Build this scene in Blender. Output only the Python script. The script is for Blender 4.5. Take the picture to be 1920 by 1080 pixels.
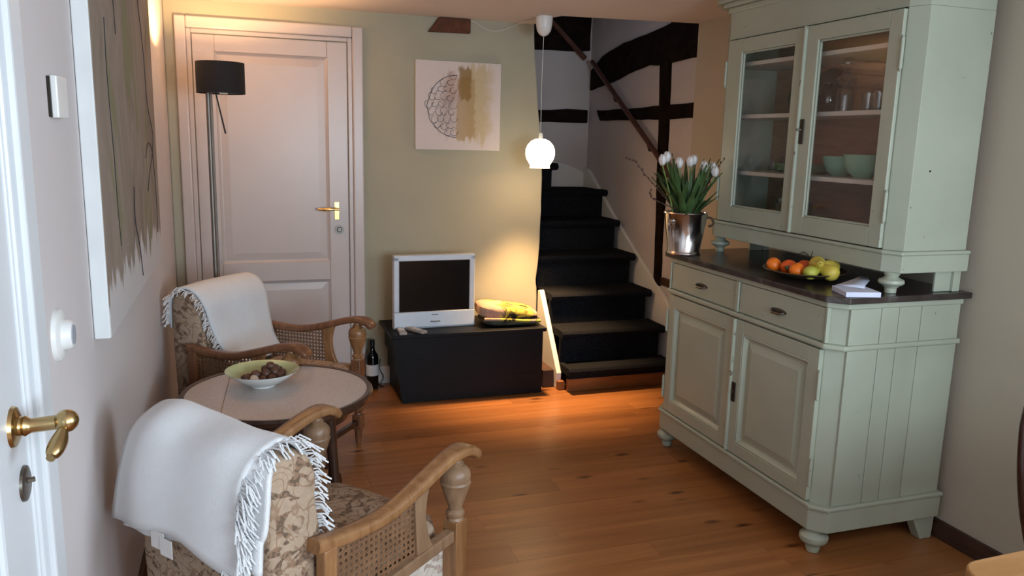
import bpy, bmesh, math, random
from mathutils import Vector, Matrix
from math import sin, cos, pi, radians

S = bpy.context.scene
for o in list(bpy.data.objects): bpy.data.objects.remove(o)
COL = S.collection

# ------------------------------------------------------------------ camera
F, PITCH, ROLL, YAW = 1489.6, 0.183242, 0.0246808, 0.330056
fw = Vector((sin(YAW)*cos(PITCH), cos(YAW)*cos(PITCH), -sin(PITCH)))
r0 = Vector((cos(YAW), -sin(YAW), 0)); u0 = r0.cross(fw)
rr = r0*cos(ROLL)+u0*sin(ROLL); uu = -r0*sin(ROLL)+u0*cos(ROLL)
cd = bpy.data.cameras.new('camera'); cam = bpy.data.objects.new('camera', cd); COL.objects.link(cam)
m = Matrix(((rr.x, uu.x, -fw.x, 0), (rr.y, uu.y, -fw.y, 0), (rr.z, uu.z, -fw.z, 1.5), (0, 0, 0, 1)))
cam.matrix_world = m
cd.sensor_width = 36; cd.lens = F/1920*36; cd.clip_start = 0.02
S.camera = cam

# ------------------------------------------------------------------ light and exposure
S.view_settings.view_transform = 'Standard'; S.view_settings.look = 'None'
S.view_settings.gamma = 1; S.view_settings.use_curve_mapping = False
S.view_settings.exposure = -0.08
W = bpy.data.worlds.new('overcast_sky'); S.world = W; W.use_nodes = True
W.node_tree.nodes['Background'].inputs[0].default_value = (0.55, 0.72, 1.0, 1)
W.node_tree.nodes['Background'].inputs[1].default_value = 1.0

def light(name, kind, loc, energy, color, **k):
    d = bpy.data.lights.new(name, kind); d.energy = energy; d.color = color
    o = bpy.data.objects.new(name, d); o.location = loc; COL.objects.link(o)
    rot = k.pop('rot', None)
    for a, v in k.items(): setattr(d, a, v)
    if rot: o.rotation_euler = rot
    return o
# daylight that comes in through the window behind the camera
light('window_daylight', 'AREA', (1.25, -1.58, 1.38), 84, (0.70, 0.86, 1.0), shape='RECTANGLE', size=1.3, size_y=0.9, rot=(radians(90), 0, 0))
light('side_window_daylight', 'AREA', (2.545, -0.35, 1.5), 70, (0.70, 0.86, 1.0), shape='RECTANGLE', size=1.3, size_y=1.0, rot=(radians(90), 0, radians(90)))
WARM = (1.0, 0.60, 0.27)

# ------------------------------------------------------------------ materials
def nt(name):
    M = bpy.data.materials.new(name); M.use_nodes = True
    t = M.node_tree; return M, t, t.nodes['Principled BSDF']
def N(t, kind, **k):
    n = t.nodes.new(kind)
    for a, v in k.items():
        if hasattr(n, a): setattr(n, a, v)
        else: n.inputs[a.replace('_', ' ')].default_value = v
    return n
def ramp(t, fac, stops):
    r = t.nodes.new('ShaderNodeValToRGB'); e = r.color_ramp.elements
    while len(e) < len(stops): e.new(0.5)
    for i, (p, c) in enumerate(stops):
        e[i].position = p; e[i].color = tuple(c)+(1,) if len(c) == 3 else c
    t.links.new(fac, r.inputs[0]); return r.outputs[0]
def coords(t, scale=(1, 1, 1), kind='Object'):
    c = t.nodes.new('ShaderNodeTexCoord'); mp = t.nodes.new('ShaderNodeMapping'); mp.inputs['Scale'].default_value = scale
    t.links.new(c.outputs[kind], mp.inputs['Vector']); return mp.outputs[0]
def bump(t, p, h, strength, dist=0.01):
    b = N(t, 'ShaderNodeBump'); b.inputs['Strength'].default_value = strength; b.inputs['Distance'].default_value = dist
    t.links.new(h, b.inputs['Height']); t.links.new(b.outputs[0], p.inputs['Normal'])
def noise(t, vec, scale, detail=4, rough=0.5, dist=0.0):
    n = N(t, 'ShaderNodeTexNoise'); n.inputs['Scale'].default_value = scale; n.inputs['Detail'].default_value = detail
    n.inputs['Roughness'].default_value = rough; n.inputs['Distortion'].default_value = dist
    t.links.new(vec, n.inputs['Vector']); return n.outputs['Fac']
def plain(name, c, rough=0.6, metal=0.0, var=0.08, vs=6.0, bs=0.05, bscale=60, **kw):
    M, t, p = nt(name)
    p.inputs['Roughness'].default_value = rough; p.inputs['Metallic'].default_value = metal
    v = coords(t)
    n = noise(t, v, vs)
    col = ramp(t, n, [(0.3, [x*(1-var) for x in c]), (0.7, [min(1, x*(1+var)) for x in c])])
    t.links.new(col, p.inputs['Base Color'])
    if bs: bump(t, p, noise(t, v, bscale, 3), bs, 0.004)
    for k, x in kw.items(): p.inputs[k.replace('_', ' ')].default_value = x
    return M
def wood(name, dark, light_, scale=(1, 12, 12), rough=0.35, s=3.0, knots=False, bs=0.08, rnd=0.0):
    M, t, p = nt(name); v = coords(t, scale)
    if rnd:
        oi = t.nodes.new('ShaderNodeObjectInfo'); ad = N(t, 'ShaderNodeVectorMath', operation='ADD')
        sc = N(t, 'ShaderNodeVectorMath', operation='SCALE'); cb = t.nodes.new('ShaderNodeCombineXYZ')
        for i in range(3): t.links.new(oi.outputs['Random'], cb.inputs[i])
        t.links.new(cb.outputs[0], sc.inputs[0]); sc.inputs['Scale'].default_value = 37.0
        t.links.new(v, ad.inputs[0]); t.links.new(sc.outputs[0], ad.inputs[1]); v = ad.outputs[0]
    g = noise(t, v, s, 6, 0.6, 0.6)
    col = ramp(t, g, [(0.3, dark), (0.7, light_)])
    if knots:
        c2 = t.nodes.new('ShaderNodeTexCoord'); mp = t.nodes.new('ShaderNodeMapping'); mp.inputs['Scale'].default_value = (3.2, 8.5, 1)
        t.links.new(c2.outputs['Object'], mp.inputs['Vector'])
        ad2 = N(t, 'ShaderNodeVectorMath', operation='ADD'); t.links.new(mp.outputs[0], ad2.inputs[0]); t.links.new(sc.outputs[0], ad2.inputs[1])
        vo = N(t, 'ShaderNodeTexVoronoi'); vo.inputs['Scale'].default_value = 1.0; t.links.new(ad2.outputs[0], vo.inputs['Vector'])
        k = ramp(t, vo.outputs['Distance'], [(0.05, (1, 1, 1)), (0.17, (0, 0, 0))])
        mx = N(t, 'ShaderNodeMixRGB'); mx.inputs[2].default_value = (dark[0]*0.3, dark[1]*0.22, dark[2]*0.2, 1)
        t.links.new(k, mx.inputs[0]); t.links.new(col, mx.inputs[1]); col = mx.outputs[0]
        hsv = N(t, 'ShaderNodeHueSaturation'); mr = N(t, 'ShaderNodeMapRange')
        mr.inputs['To Min'].default_value = 0.82; mr.inputs['To Max'].default_value = 1.18
        t.links.new(oi.outputs['Random'], mr.inputs['Value']); t.links.new(mr.outputs[0], hsv.inputs['Value'])
        t.links.new(col, hsv.inputs['Color']); col = hsv.outputs[0]
    t.links.new(col, p.inputs['Base Color']); p.inputs['Roughness'].default_value = rough
    bump(t, p, g, bs, 0.003)
    return M
def brocade(name, base, mid, dark, s=14):
    M, t, p = nt(name); v = coords(t)
    n = noise(t, v, s, 1.0, 0.4, 2.4); n2 = noise(t, v, s*0.55, 0.5, 0.3, 3.5); n3 = noise(t, v, s*5, 2, 0.5, 1)
    def mix(fac, A, B):
        q = N(t, 'ShaderNodeMixRGB'); t.links.new(fac, q.inputs[0])
        for i_, x_ in ((1, A), (2, B)):
            if isinstance(x_, tuple): q.inputs[i_].default_value = tuple(x_)+(1,)
            else: t.links.new(x_, q.inputs[i_])
        return q.outputs[0]
    g = ramp(t, n3, [(0.3, [x*0.88 for x in base]), (0.7, [min(1, x*1.08) for x in base])])
    leafm = ramp(t, n, [(0.55, (0, 0, 0)), (0.59, (1, 1, 1))]); veins = ramp(t, n3, [(0.45, dark), (0.55, mid)])
    lines = ramp(t, n2, [(0.45, (0, 0, 0)), (0.475, (0.8, 0.8, 0.8)), (0.515, (0.8, 0.8, 0.8)), (0.54, (0, 0, 0))])
    a = mix(lines, g, mid); a = mix(leafm, a, veins)
    t.links.new(a, p.inputs['Base Color']); p.inputs['Roughness'].default_value = 0.9
    bump(t, p, noise(t, v, 350, 2), 0.25, 0.002)
    return M
def painted(name, c, chip, rough=0.38, amount=0.035):
    M, t, p = nt(name); v = coords(t)
    n = noise(t, v, 3.0, 3)
    col = ramp(t, n, [(0.3, [x*0.93 for x in c]), (0.7, [x*1.05 for x in c])])
    ge = t.nodes.new('ShaderNodeNewGeometry')
    n2 = noise(t, v, 28, 8, 0.7)
    pt = N(t, 'ShaderNodeMath', operation='MULTIPLY'); t.links.new(ge.outputs['Pointiness'], pt.inputs[0]); t.links.new(n2, pt.inputs[1])
    k = ramp(t, pt.outputs[0], [(0.378, (0, 0, 0)), (0.386, (1, 1, 1))])
    mx = N(t, 'ShaderNodeMixRGB'); mx.inputs[2].default_value = tuple(chip)+(1,)
    t.links.new(k, mx.inputs[0]); t.links.new(col, mx.inputs[1]); t.links.new(mx.outputs[0], p.inputs['Base Color'])
    p.inputs['Roughness'].default_value = rough
    bump(t, p, noise(t, coords(t, (8, 8, 1.2)), 10, 4), 0.12, 0.003)
    return M
def glassy(name, tint=(0.97, 0.98, 0.98), base=0.0, rough=0.02):
    M, t, p = nt(name); t.nodes.remove(p)
    tr = N(t, 'ShaderNodeBsdfTransparent'); tr.inputs[0].default_value = tuple(tint)+(1,)
    gl = N(t, 'ShaderNodeBsdfGlossy'); gl.inputs['Roughness'].default_value = rough
    lw = N(t, 'ShaderNodeLayerWeight'); lw.inputs[0].default_value = 0.5
    pw = N(t, 'ShaderNodeMath', operation='POWER'); pw.inputs[1].default_value = 5.0; t.links.new(lw.outputs['Facing'], pw.inputs[0])
    ad = N(t, 'ShaderNodeMath', operation='MULTIPLY_ADD'); ad.inputs[1].default_value = 0.9; ad.inputs[2].default_value = 0.04+base; t.links.new(pw.outputs[0], ad.inputs[0])
    mx = N(t, 'ShaderNodeMixShader'); t.links.new(ad.outputs[0], mx.inputs[0]); t.links.new(tr.outputs[0], mx.inputs[1]); t.links.new(gl.outputs[0], mx.inputs[2])
    t.links.new(mx.outputs[0], t.nodes['Material Output'].inputs[0]); return M

M = {}
M['lilac_plaster'] = plain('lilac_plaster', (0.62, 0.57, 0.56), 0.85, var=0.03, vs=1.5, bs=0.15, bscale=25)
M['olive_plaster'] = plain('olive_plaster', (0.40, 0.375, 0.28), 0.85, var=0.05, vs=2.5, bs=0.15, bscale=25)
M['cream_plaster'] = plain('cream_plaster', (0.48, 0.425, 0.335), 0.85, var=0.03, vs=1.5, bs=0.15, bscale=25)
M['stair_plaster'] = plain('stair_plaster', (0.56, 0.50, 0.48), 0.9, var=0.06, vs=3, bs=0.3, bscale=14)
M['ceiling_plaster'] = plain('ceiling_plaster', (0.70, 0.61, 0.57), 0.9, var=0.03, vs=2, bs=0.12, bscale=30)
M['white_gloss'] = plain('white_gloss', (0.55, 0.485, 0.46), 0.3, var=0.02, bs=0.03, bscale=40)
M['white_door'] = plain('white_door', (0.62, 0.64, 0.66), 0.35, var=0.02, bs=0.03, bscale=40)
M['white_trim'] = plain('white_trim', (0.75, 0.72, 0.68), 0.4, var=0.03)
M['timber'] = wood('timber', (0.006, 0.004, 0.003), (0.02, 0.011, 0.007), (3, 3, 3), 0.85, 4, bs=0.4)
M['timber'].node_tree.nodes['Principled BSDF'].inputs['Specular IOR Level'].default_value = 0.08
M['beam_brown'] = wood('beam_brown', (0.06, 0.018, 0.006), (0.13, 0.04, 0.014), (10, 2, 10), 0.8)
M['floor_pine'] = wood('floor_pine', (0.25, 0.092, 0.027), (0.38, 0.158, 0.052), (0.5, 10, 1), 0.34, 2.2, knots=True, bs=0.05, rnd=1)
M['subfloor'] = plain('subfloor', (0.05, 0.025, 0.012), 0.9)
M['base_brown'] = wood('base_brown', (0.035, 0.014, 0.008), (0.07, 0.03, 0.018), (2, 2, 10), 0.6)
M['carpet'] = plain('carpet', (0.011, 0.012, 0.015), 0.98, var=0.35, vs=90, bs=0.6, bscale=260)
M['carpet'].node_tree.nodes['Principled BSDF'].inputs['Specular IOR Level'].default_value = 0.05
M['kick_wood'] = wood('kick_wood', (0.20, 0.07, 0.02), (0.32, 0.12, 0.035), (1, 8, 8), 0.4)
M['rail_wood'] = wood('rail_wood', (0.07, 0.026, 0.018), (0.12, 0.048, 0.032), (3, 3, 12), 0.4)
M['green_paint'] = painted('green_paint', (0.40, 0.435, 0.345), (0.17, 0.12, 0.08))
M['inner_wood'] = wood('inner_wood', (0.28, 0.155, 0.105), (0.41, 0.235, 0.165), (2, 2, 12), 0.8)
M['shelf_paint'] = plain('shelf_paint', (0.62, 0.57, 0.52), 0.6)
M['marble'] = None
M['dark_metal'] = plain('dark_metal', (0.035, 0.028, 0.022), 0.45, 0.7)
M['iron'] = plain('iron', (0.16, 0.14, 0.12), 0.35, 0.9)
M['brass'] = plain('brass', (0.72, 0.50, 0.20), 0.22, 1.0, bs=0.0)
M['aged_brass'] = plain('aged_brass', (0.50, 0.36, 0.17), 0.25, 1.0, bs=0.0)
M['chrome'] = plain('chrome', (0.62, 0.58, 0.56), 0.16, 1.0, bs=0.02, bscale=8)
M['steel'] = plain('steel', (0.24, 0.22, 0.20), 0.48, 1.0, bs=0.0)
M['pane'] = glassy('pane')
M['clear_glass'] = glassy('clear_glass', (0.85, 0.9, 0.9), 0.1)
M['blue_glass'] = glassy('blue_glass', (0.10, 0.2, 0.24), 0.08)
M['black_fabric'] = plain('black_fabric', (0.006, 0.006, 0.008), 0.8, bs=0.2, bscale=400)
M['black_plastic'] = plain('black_plastic', (0.008, 0.008, 0.009), 0.3)
M['screen'] = plain('screen', (0.004, 0.003, 0.003), 0.12, bs=0)
M['silver_plastic'] = plain('silver_plastic', (0.60, 0.64, 0.70), 0.38, 0.15, bs=0)
M['grey_plastic'] = plain('grey_plastic', (0.33, 0.31, 0.29), 0.5, bs=0)
M['logo_grey'] = plain('logo_grey', (0.16, 0.17, 0.19), 0.5, bs=0)
M['chest_wood'] = wood('chest_wood', (0.0025, 0.003, 0.0045), (0.005, 0.0055, 0.0075), (2, 14, 14), 0.5, bs=0.3)
M['chest_wood'].node_tree.nodes['Principled BSDF'].inputs['Specular IOR Level'].default_value = 0.2
M['white_plastic'] = plain('white_plastic', (0.75, 0.75, 0.73), 0.35, bs=0)
M['grey_dial'] = plain('grey_dial', (0.35, 0.37, 0.42), 0.4, bs=0)
M['bottle_glass'] = plain('bottle_glass', (0.003, 0.005, 0.004), 0.06, bs=0)
M['paper'] = plain('paper', (0.72, 0.70, 0.68), 0.8, bs=0)
M['note_paper'] = plain('note_paper', (0.66, 0.70, 0.86), 0.7, bs=0)
M['chair_wood'] = wood('chair_wood', (0.20, 0.088, 0.032), (0.36, 0.185, 0.082), (14, 14, 2.5), 0.33, 2.5, bs=0.12)
M['chair_wood_grey'] = wood('chair_wood_grey', (0.17, 0.095, 0.05), (0.31, 0.19, 0.11), (12, 12, 2), 0.42, 2.5, bs=0.15)
M['cane'] = plain('cane', (0.23, 0.12, 0.06), 0.55, var=0.2, vs=30)
M['chair_wood_dim'] = wood('chair_wood_dim', (0.13, 0.05, 0.022), (0.25, 0.11, 0.052), (14, 14, 2.5), 0.35, 2.5, bs=0.12)  # darker, redder copy of the chair wood; missing daylight put into the colour
M['brocade'] = brocade('brocade', (0.40, 0.29, 0.20), (0.26, 0.155, 0.095), (0.13, 0.085, 0.055), 15)
M['brocade_pale'] = brocade('brocade_pale', (0.62, 0.55, 0.47), (0.48, 0.38, 0.31), (0.34, 0.26, 0.21), 13)
M['wool'] = plain('wool', (0.76, 0.765, 0.775), 0.95, var=0.03, vs=8, bs=0.45, bscale=420)
M['wool'].node_tree.nodes['Principled BSDF'].inputs['Sheen Weight'].default_value = 0.3
M['table_wood'] = wood('table_wood', (0.028, 0.012, 0.007), (0.075, 0.034, 0.02), (10, 10, 2), 0.3)
M['oak_table'] = wood('oak_table', (0.30, 0.14, 0.045), (0.44, 0.22, 0.085), (1, 8, 8), 0.32, 3)
M['bentwood'] = wood('bentwood', (0.020, 0.008, 0.006), (0.05, 0.02, 0.014), (10, 10, 2), 0.12)
M['porcelain'] = plain('porcelain', (0.80, 0.82, 0.80), 0.15, bs=0)
M['green_glaze'] = plain('green_glaze', (0.50, 0.56, 0.30), 0.12, bs=0)
M['mint_glaze'] = plain('mint_glaze', (0.30, 0.52, 0.38), 0.25, bs=0)
M['moss_glaze'] = plain('moss_glaze', (0.10, 0.16, 0.08), 0.3, bs=0)
M['walnut'] = plain('walnut', (0.10, 0.042, 0.025), 0.5, var=0.4, vs=60, bs=0.8, bscale=90)
M['nutmeat'] = plain('nutmeat', (0.62, 0.47, 0.36), 0.6, var=0.3, vs=60, bs=0.6, bscale=90)
M['tangerine'] = plain('tangerine', (0.88, 0.19, 0.012), 0.35, var=0.06, vs=30, bs=0.3, bscale=240)
M['tomato_orange'] = plain('tomato_orange', (0.74, 0.10, 0.012), 0.3, var=0.06, vs=30, bs=0.2, bscale=240)
M['pear'] = plain('pear', (0.56, 0.43, 0.06), 0.5, var=0.15, vs=25)
M['pear_green'] = plain('pear_green', (0.42, 0.42, 0.06), 0.5, var=0.15, vs=25)
M['stem'] = plain('stem', (0.07, 0.04, 0.02), 0.8)
M['bronze_plate'] = plain('bronze_plate', (0.10, 0.07, 0.04), 0.3, 0.5)
M['petal'] = plain('petal', (0.80, 0.77, 0.74), 0.6, var=0.04, vs=20, bs=0)
M['leaf'] = plain('leaf', (0.055, 0.105, 0.03), 0.5, var=0.3, vs=14, bs=0.05)
M['green_stem'] = plain('green_stem', (0.16, 0.24, 0.06), 0.5, bs=0)
M['twig'] = plain('twig', (0.06, 0.028, 0.018), 0.8)
M['ink'] = plain('ink', (0.02, 0.02, 0.03), 0.8, bs=0)
M['canvas_side'] = plain('canvas_side', (0.74, 0.76, 0.76), 0.9)

def marble():
    Mm, t, p = nt('marble'); v = coords(t)
    n = noise(t, v, 5, 8, 0.65, 1.5)
    c = ramp(t, n, [(0.3, (0.022, 0.016, 0.014)), (0.55, (0.05, 0.038, 0.034)), (0.62, (0.10, 0.09, 0.085)), (0.68, (0.04, 0.03, 0.028))])
    t.links.new(c, p.inputs['Base Color']); p.inputs['Roughness'].default_value = 0.24
    return Mm
M['marble'] = marble()

def tabletop_mat():
    Mm, t, p = nt('linen_under_glass'); v = coords(t)
    n = noise(t, v, 160, 3); c = ramp(t, n, [(0.3, (0.46, 0.40, 0.37)), (0.7, (0.58, 0.51, 0.475))])
    t.links.new(c, p.inputs['Base Color']); p.inputs['Roughness'].default_value = 0.5
    p.inputs['Coat Weight'].default_value = 0.55; p.inputs['Coat Roughness'].default_value = 0.22
    return Mm
M['tabletop'] = tabletop_mat()

def axis(t, i):
    c = t.nodes.new('ShaderNodeTexCoord'); s = t.nodes.new('ShaderNodeSeparateXYZ'); t.links.new(c.outputs['Object'], s.inputs[0]); return s.outputs[i]
def mth(t, op, a, b=None):
    n = N(t, 'ShaderNodeMath', operation=op)
    for i, x in enumerate((a, b)):
        if x is None: continue
        if isinstance(x, (int, float)): n.inputs[i].default_value = x
        else: t.links.new(x, n.inputs[i])
    return n.outputs[0]
def mixc(t, fac, a, b):
    n = N(t, 'ShaderNodeMixRGB')
    t.links.new(fac, n.inputs[0])
    for i, x in ((1, a), (2, b)):
        if isinstance(x, tuple): n.inputs[i].default_value = x+(1,)
        else: t.links.new(x, n.inputs[i])
    return n.outputs[0]
def patterned():
    Mm, t, p = nt('patterned_wool'); v = coords(t, (1, 1, 1))
    n = noise(t, v, 5.5, 2, 0.5, 1.6)
    c = ramp(t, n, [(0.36, (0.02, 0.015, 0.01)), (0.42, (0.42, 0.34, 0.05)), (0.52, (0.50, 0.42, 0.08)), (0.56, (0.05, 0.03, 0.02)), (0.6, (0.48, 0.30, 0.22)), (0.7, (0.40, 0.24, 0.19))])
    n9 = noise(t, v, 7, 3)
    k = ramp(t, mth(t, 'ADD', mth(t, 'MULTIPLY', axis(t, 0), -2.2), mth(t, 'MULTIPLY', n9, 0.9)), [(0.50, (0, 0, 0)), (0.62, (0.9, 0.9, 0.9))])
    c = mixc(t, k, c, (0.46, 0.28, 0.22))
    t.links.new(c, p.inputs['Base Color']); p.inputs['Roughness'].default_value = 0.95
    w = N(t, 'ShaderNodeTexWave'); w.inputs['Scale'].default_value = 60; t.links.new(v, w.inputs['Vector'])
    bump(t, p, w.outputs['Fac'], 0.5, 0.004)
    return Mm
M['patterned'] = patterned()
M['patterned_dark'] = plain('patterned_dark', (0.06, 0.05, 0.035), 0.95, var=0.6, vs=25, bs=0.6, bscale=200)

def small_canvas():
    # object coords: x 0..0.522, z 0..0.515
    Mm, t, p = nt('small_canvas'); x = axis(t, 0); z = axis(t, 2); v = coords(t)
    n = noise(t, v, 14, 5, 0.6); n2 = noise(t, coords(t, (9, 9, 1.6)), 5, 4)
    base = (0.66, 0.58, 0.55)
    # wide pale yellow wash
    def band(lo, hi, zlo, zhi, soft, amp):
        xx = mth(t, 'ADD', x, mth(t, 'MULTIPLY', mth(t, 'SUBTRACT', n, 0.5), amp))
        zz = mth(t, 'ADD', z, mth(t, 'MULTIPLY', mth(t, 'SUBTRACT', n2, 0.5), amp*1.8))
        def st(val, edge, sgn):
            d = mth(t, 'MULTIPLY', mth(t, 'SUBTRACT', val, edge), sgn/soft)
            c = N(t, 'ShaderNodeMath', operation='ADD'); c.use_clamp = True; t.links.new(d, c.inputs[0]); c.inputs[1].default_value = 0.5; return c.outputs[0]
        return mth(t, 'MULTIPLY', mth(t, 'MULTIPLY', st(xx, lo, 1), st(xx, hi, -1)), mth(t, 'MULTIPLY', st(zz, zlo, 1), st(zz, zhi, -1)))
    c = mixc(t, mth(t, 'MULTIPLY', band(0.30, 0.45, 0.06, 0.50, 0.06, 0.12), 0.9), base, (0.53, 0.42, 0.24))
    c = mixc(t, mth(t, 'MULTIPLY', band(0.248, 0.36, 0.07, 0.43, 0.012, 0.07), 0.8), c, (0.42, 0.29, 0.14))
    c = mixc(t, mth(t, 'MULTIPLY', band(0.255, 0.335, 0.30, 0.487, 0.014, 0.05), 0.85), c, (0.26, 0.15, 0.04))
    c = mixc(t, mth(t, 'MULTIPLY', band(0.17, 0.248, 0.27, 0.43, 0.05, 0.10), 0.7), c, (0.44, 0.27, 0.20))
    c = mixc(t, mth(t, 'MULTIPLY', band(0.13, 0.248, 0.10, 0.33, 0.06, 0.12), 0.45), c, (0.36, 0.27, 0.25))
    t.links.new(c, p.inputs['Base Color']); p.inputs['Roughness'].default_value = 0.85
    bump(t, p, noise(t, v, 500, 2), 0.2, 0.001)
    return Mm
M['small_canvas'] = small_canvas()
def big_canvas():
    # object coords: y 0..1.42 (away), z 0..1.13
    Mm, t, p = nt('big_canvas'); y = axis(t, 1); z = axis(t, 2)
    v = coords(t, (1, 1.5, 0.75)); n = noise(t, v, 3.2, 5, 0.55, 0.8); n2 = noise(t, coords(t, (1, 3.5, 0.4)), 2.4, 5, 0.7); n4 = noise(t, coords(t, (1, 2.2, 0.9)), 2.1, 4, 0.6, 1.0)
    c = ramp(t, n, [(0.28, (0.13, 0.095, 0.07)), (0.42, (0.24, 0.19, 0.15)), (0.6, (0.30, 0.24, 0.195)), (0.8, (0.19, 0.15, 0.115))])
    c = mixc(t, ramp(t, n4, [(0.56, (0, 0, 0)), (0.64, (0.75, 0.75, 0.75))]), c, (0.19, 0.19, 0.09))
    c = mixc(t, ramp(t, n4, [(0.30, (0.6, 0.6, 0.6)), (0.38, (0, 0, 0))]), c, (0.22, 0.125, 0.08))
    e = mth(t, 'SUBTRACT', z, mth(t, 'MULTIPLY', n2, 0.5))
    k = ramp(t, mth(t, 'ADD', e, 0.5), [(0.36, (1, 1, 1)), (0.38, (0, 0, 0))])
    c = mixc(t, k, c, (0.56, 0.53, 0.52))
    t.links.new(c, p.inputs['Base Color']); p.inputs['Roughness'].default_value = 0.85
    bump(t, p, noise(t, coords(t), 400, 2), 0.2, 0.001)
    return Mm
M['big_canvas'] = big_canvas()

def globe_mat():
    Mm, t, p = nt('lit_milk_glass')
    v = coords(t); w = N(t, 'ShaderNodeTexVoronoi'); w.inputs['Scale'].default_value = 60; t.links.new(v, w.inputs['Vector'])
    e = ramp(t, w.outputs['Distance'], [(0.1, (1.0, 0.74, 0.42)), (0.6, (1.0, 0.9, 0.66))])
    p.inputs['Base Color'].default_value = (0.9, 0.85, 0.75, 1)
    t.links.new(e, p.inputs['Emission Color']); p.inputs['Emission Strength'].default_value = 3.2
    return Mm
M['globe'] = globe_mat()
def emit(name, c, s):
    Mm, t, p = nt(name); p.inputs['Emission Color'].default_value = tuple(c)+(1,); p.inputs['Emission Strength'].default_value = s; return Mm
M['bulb'] = emit('bulb', (1, 0.8, 0.5), 8)

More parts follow.
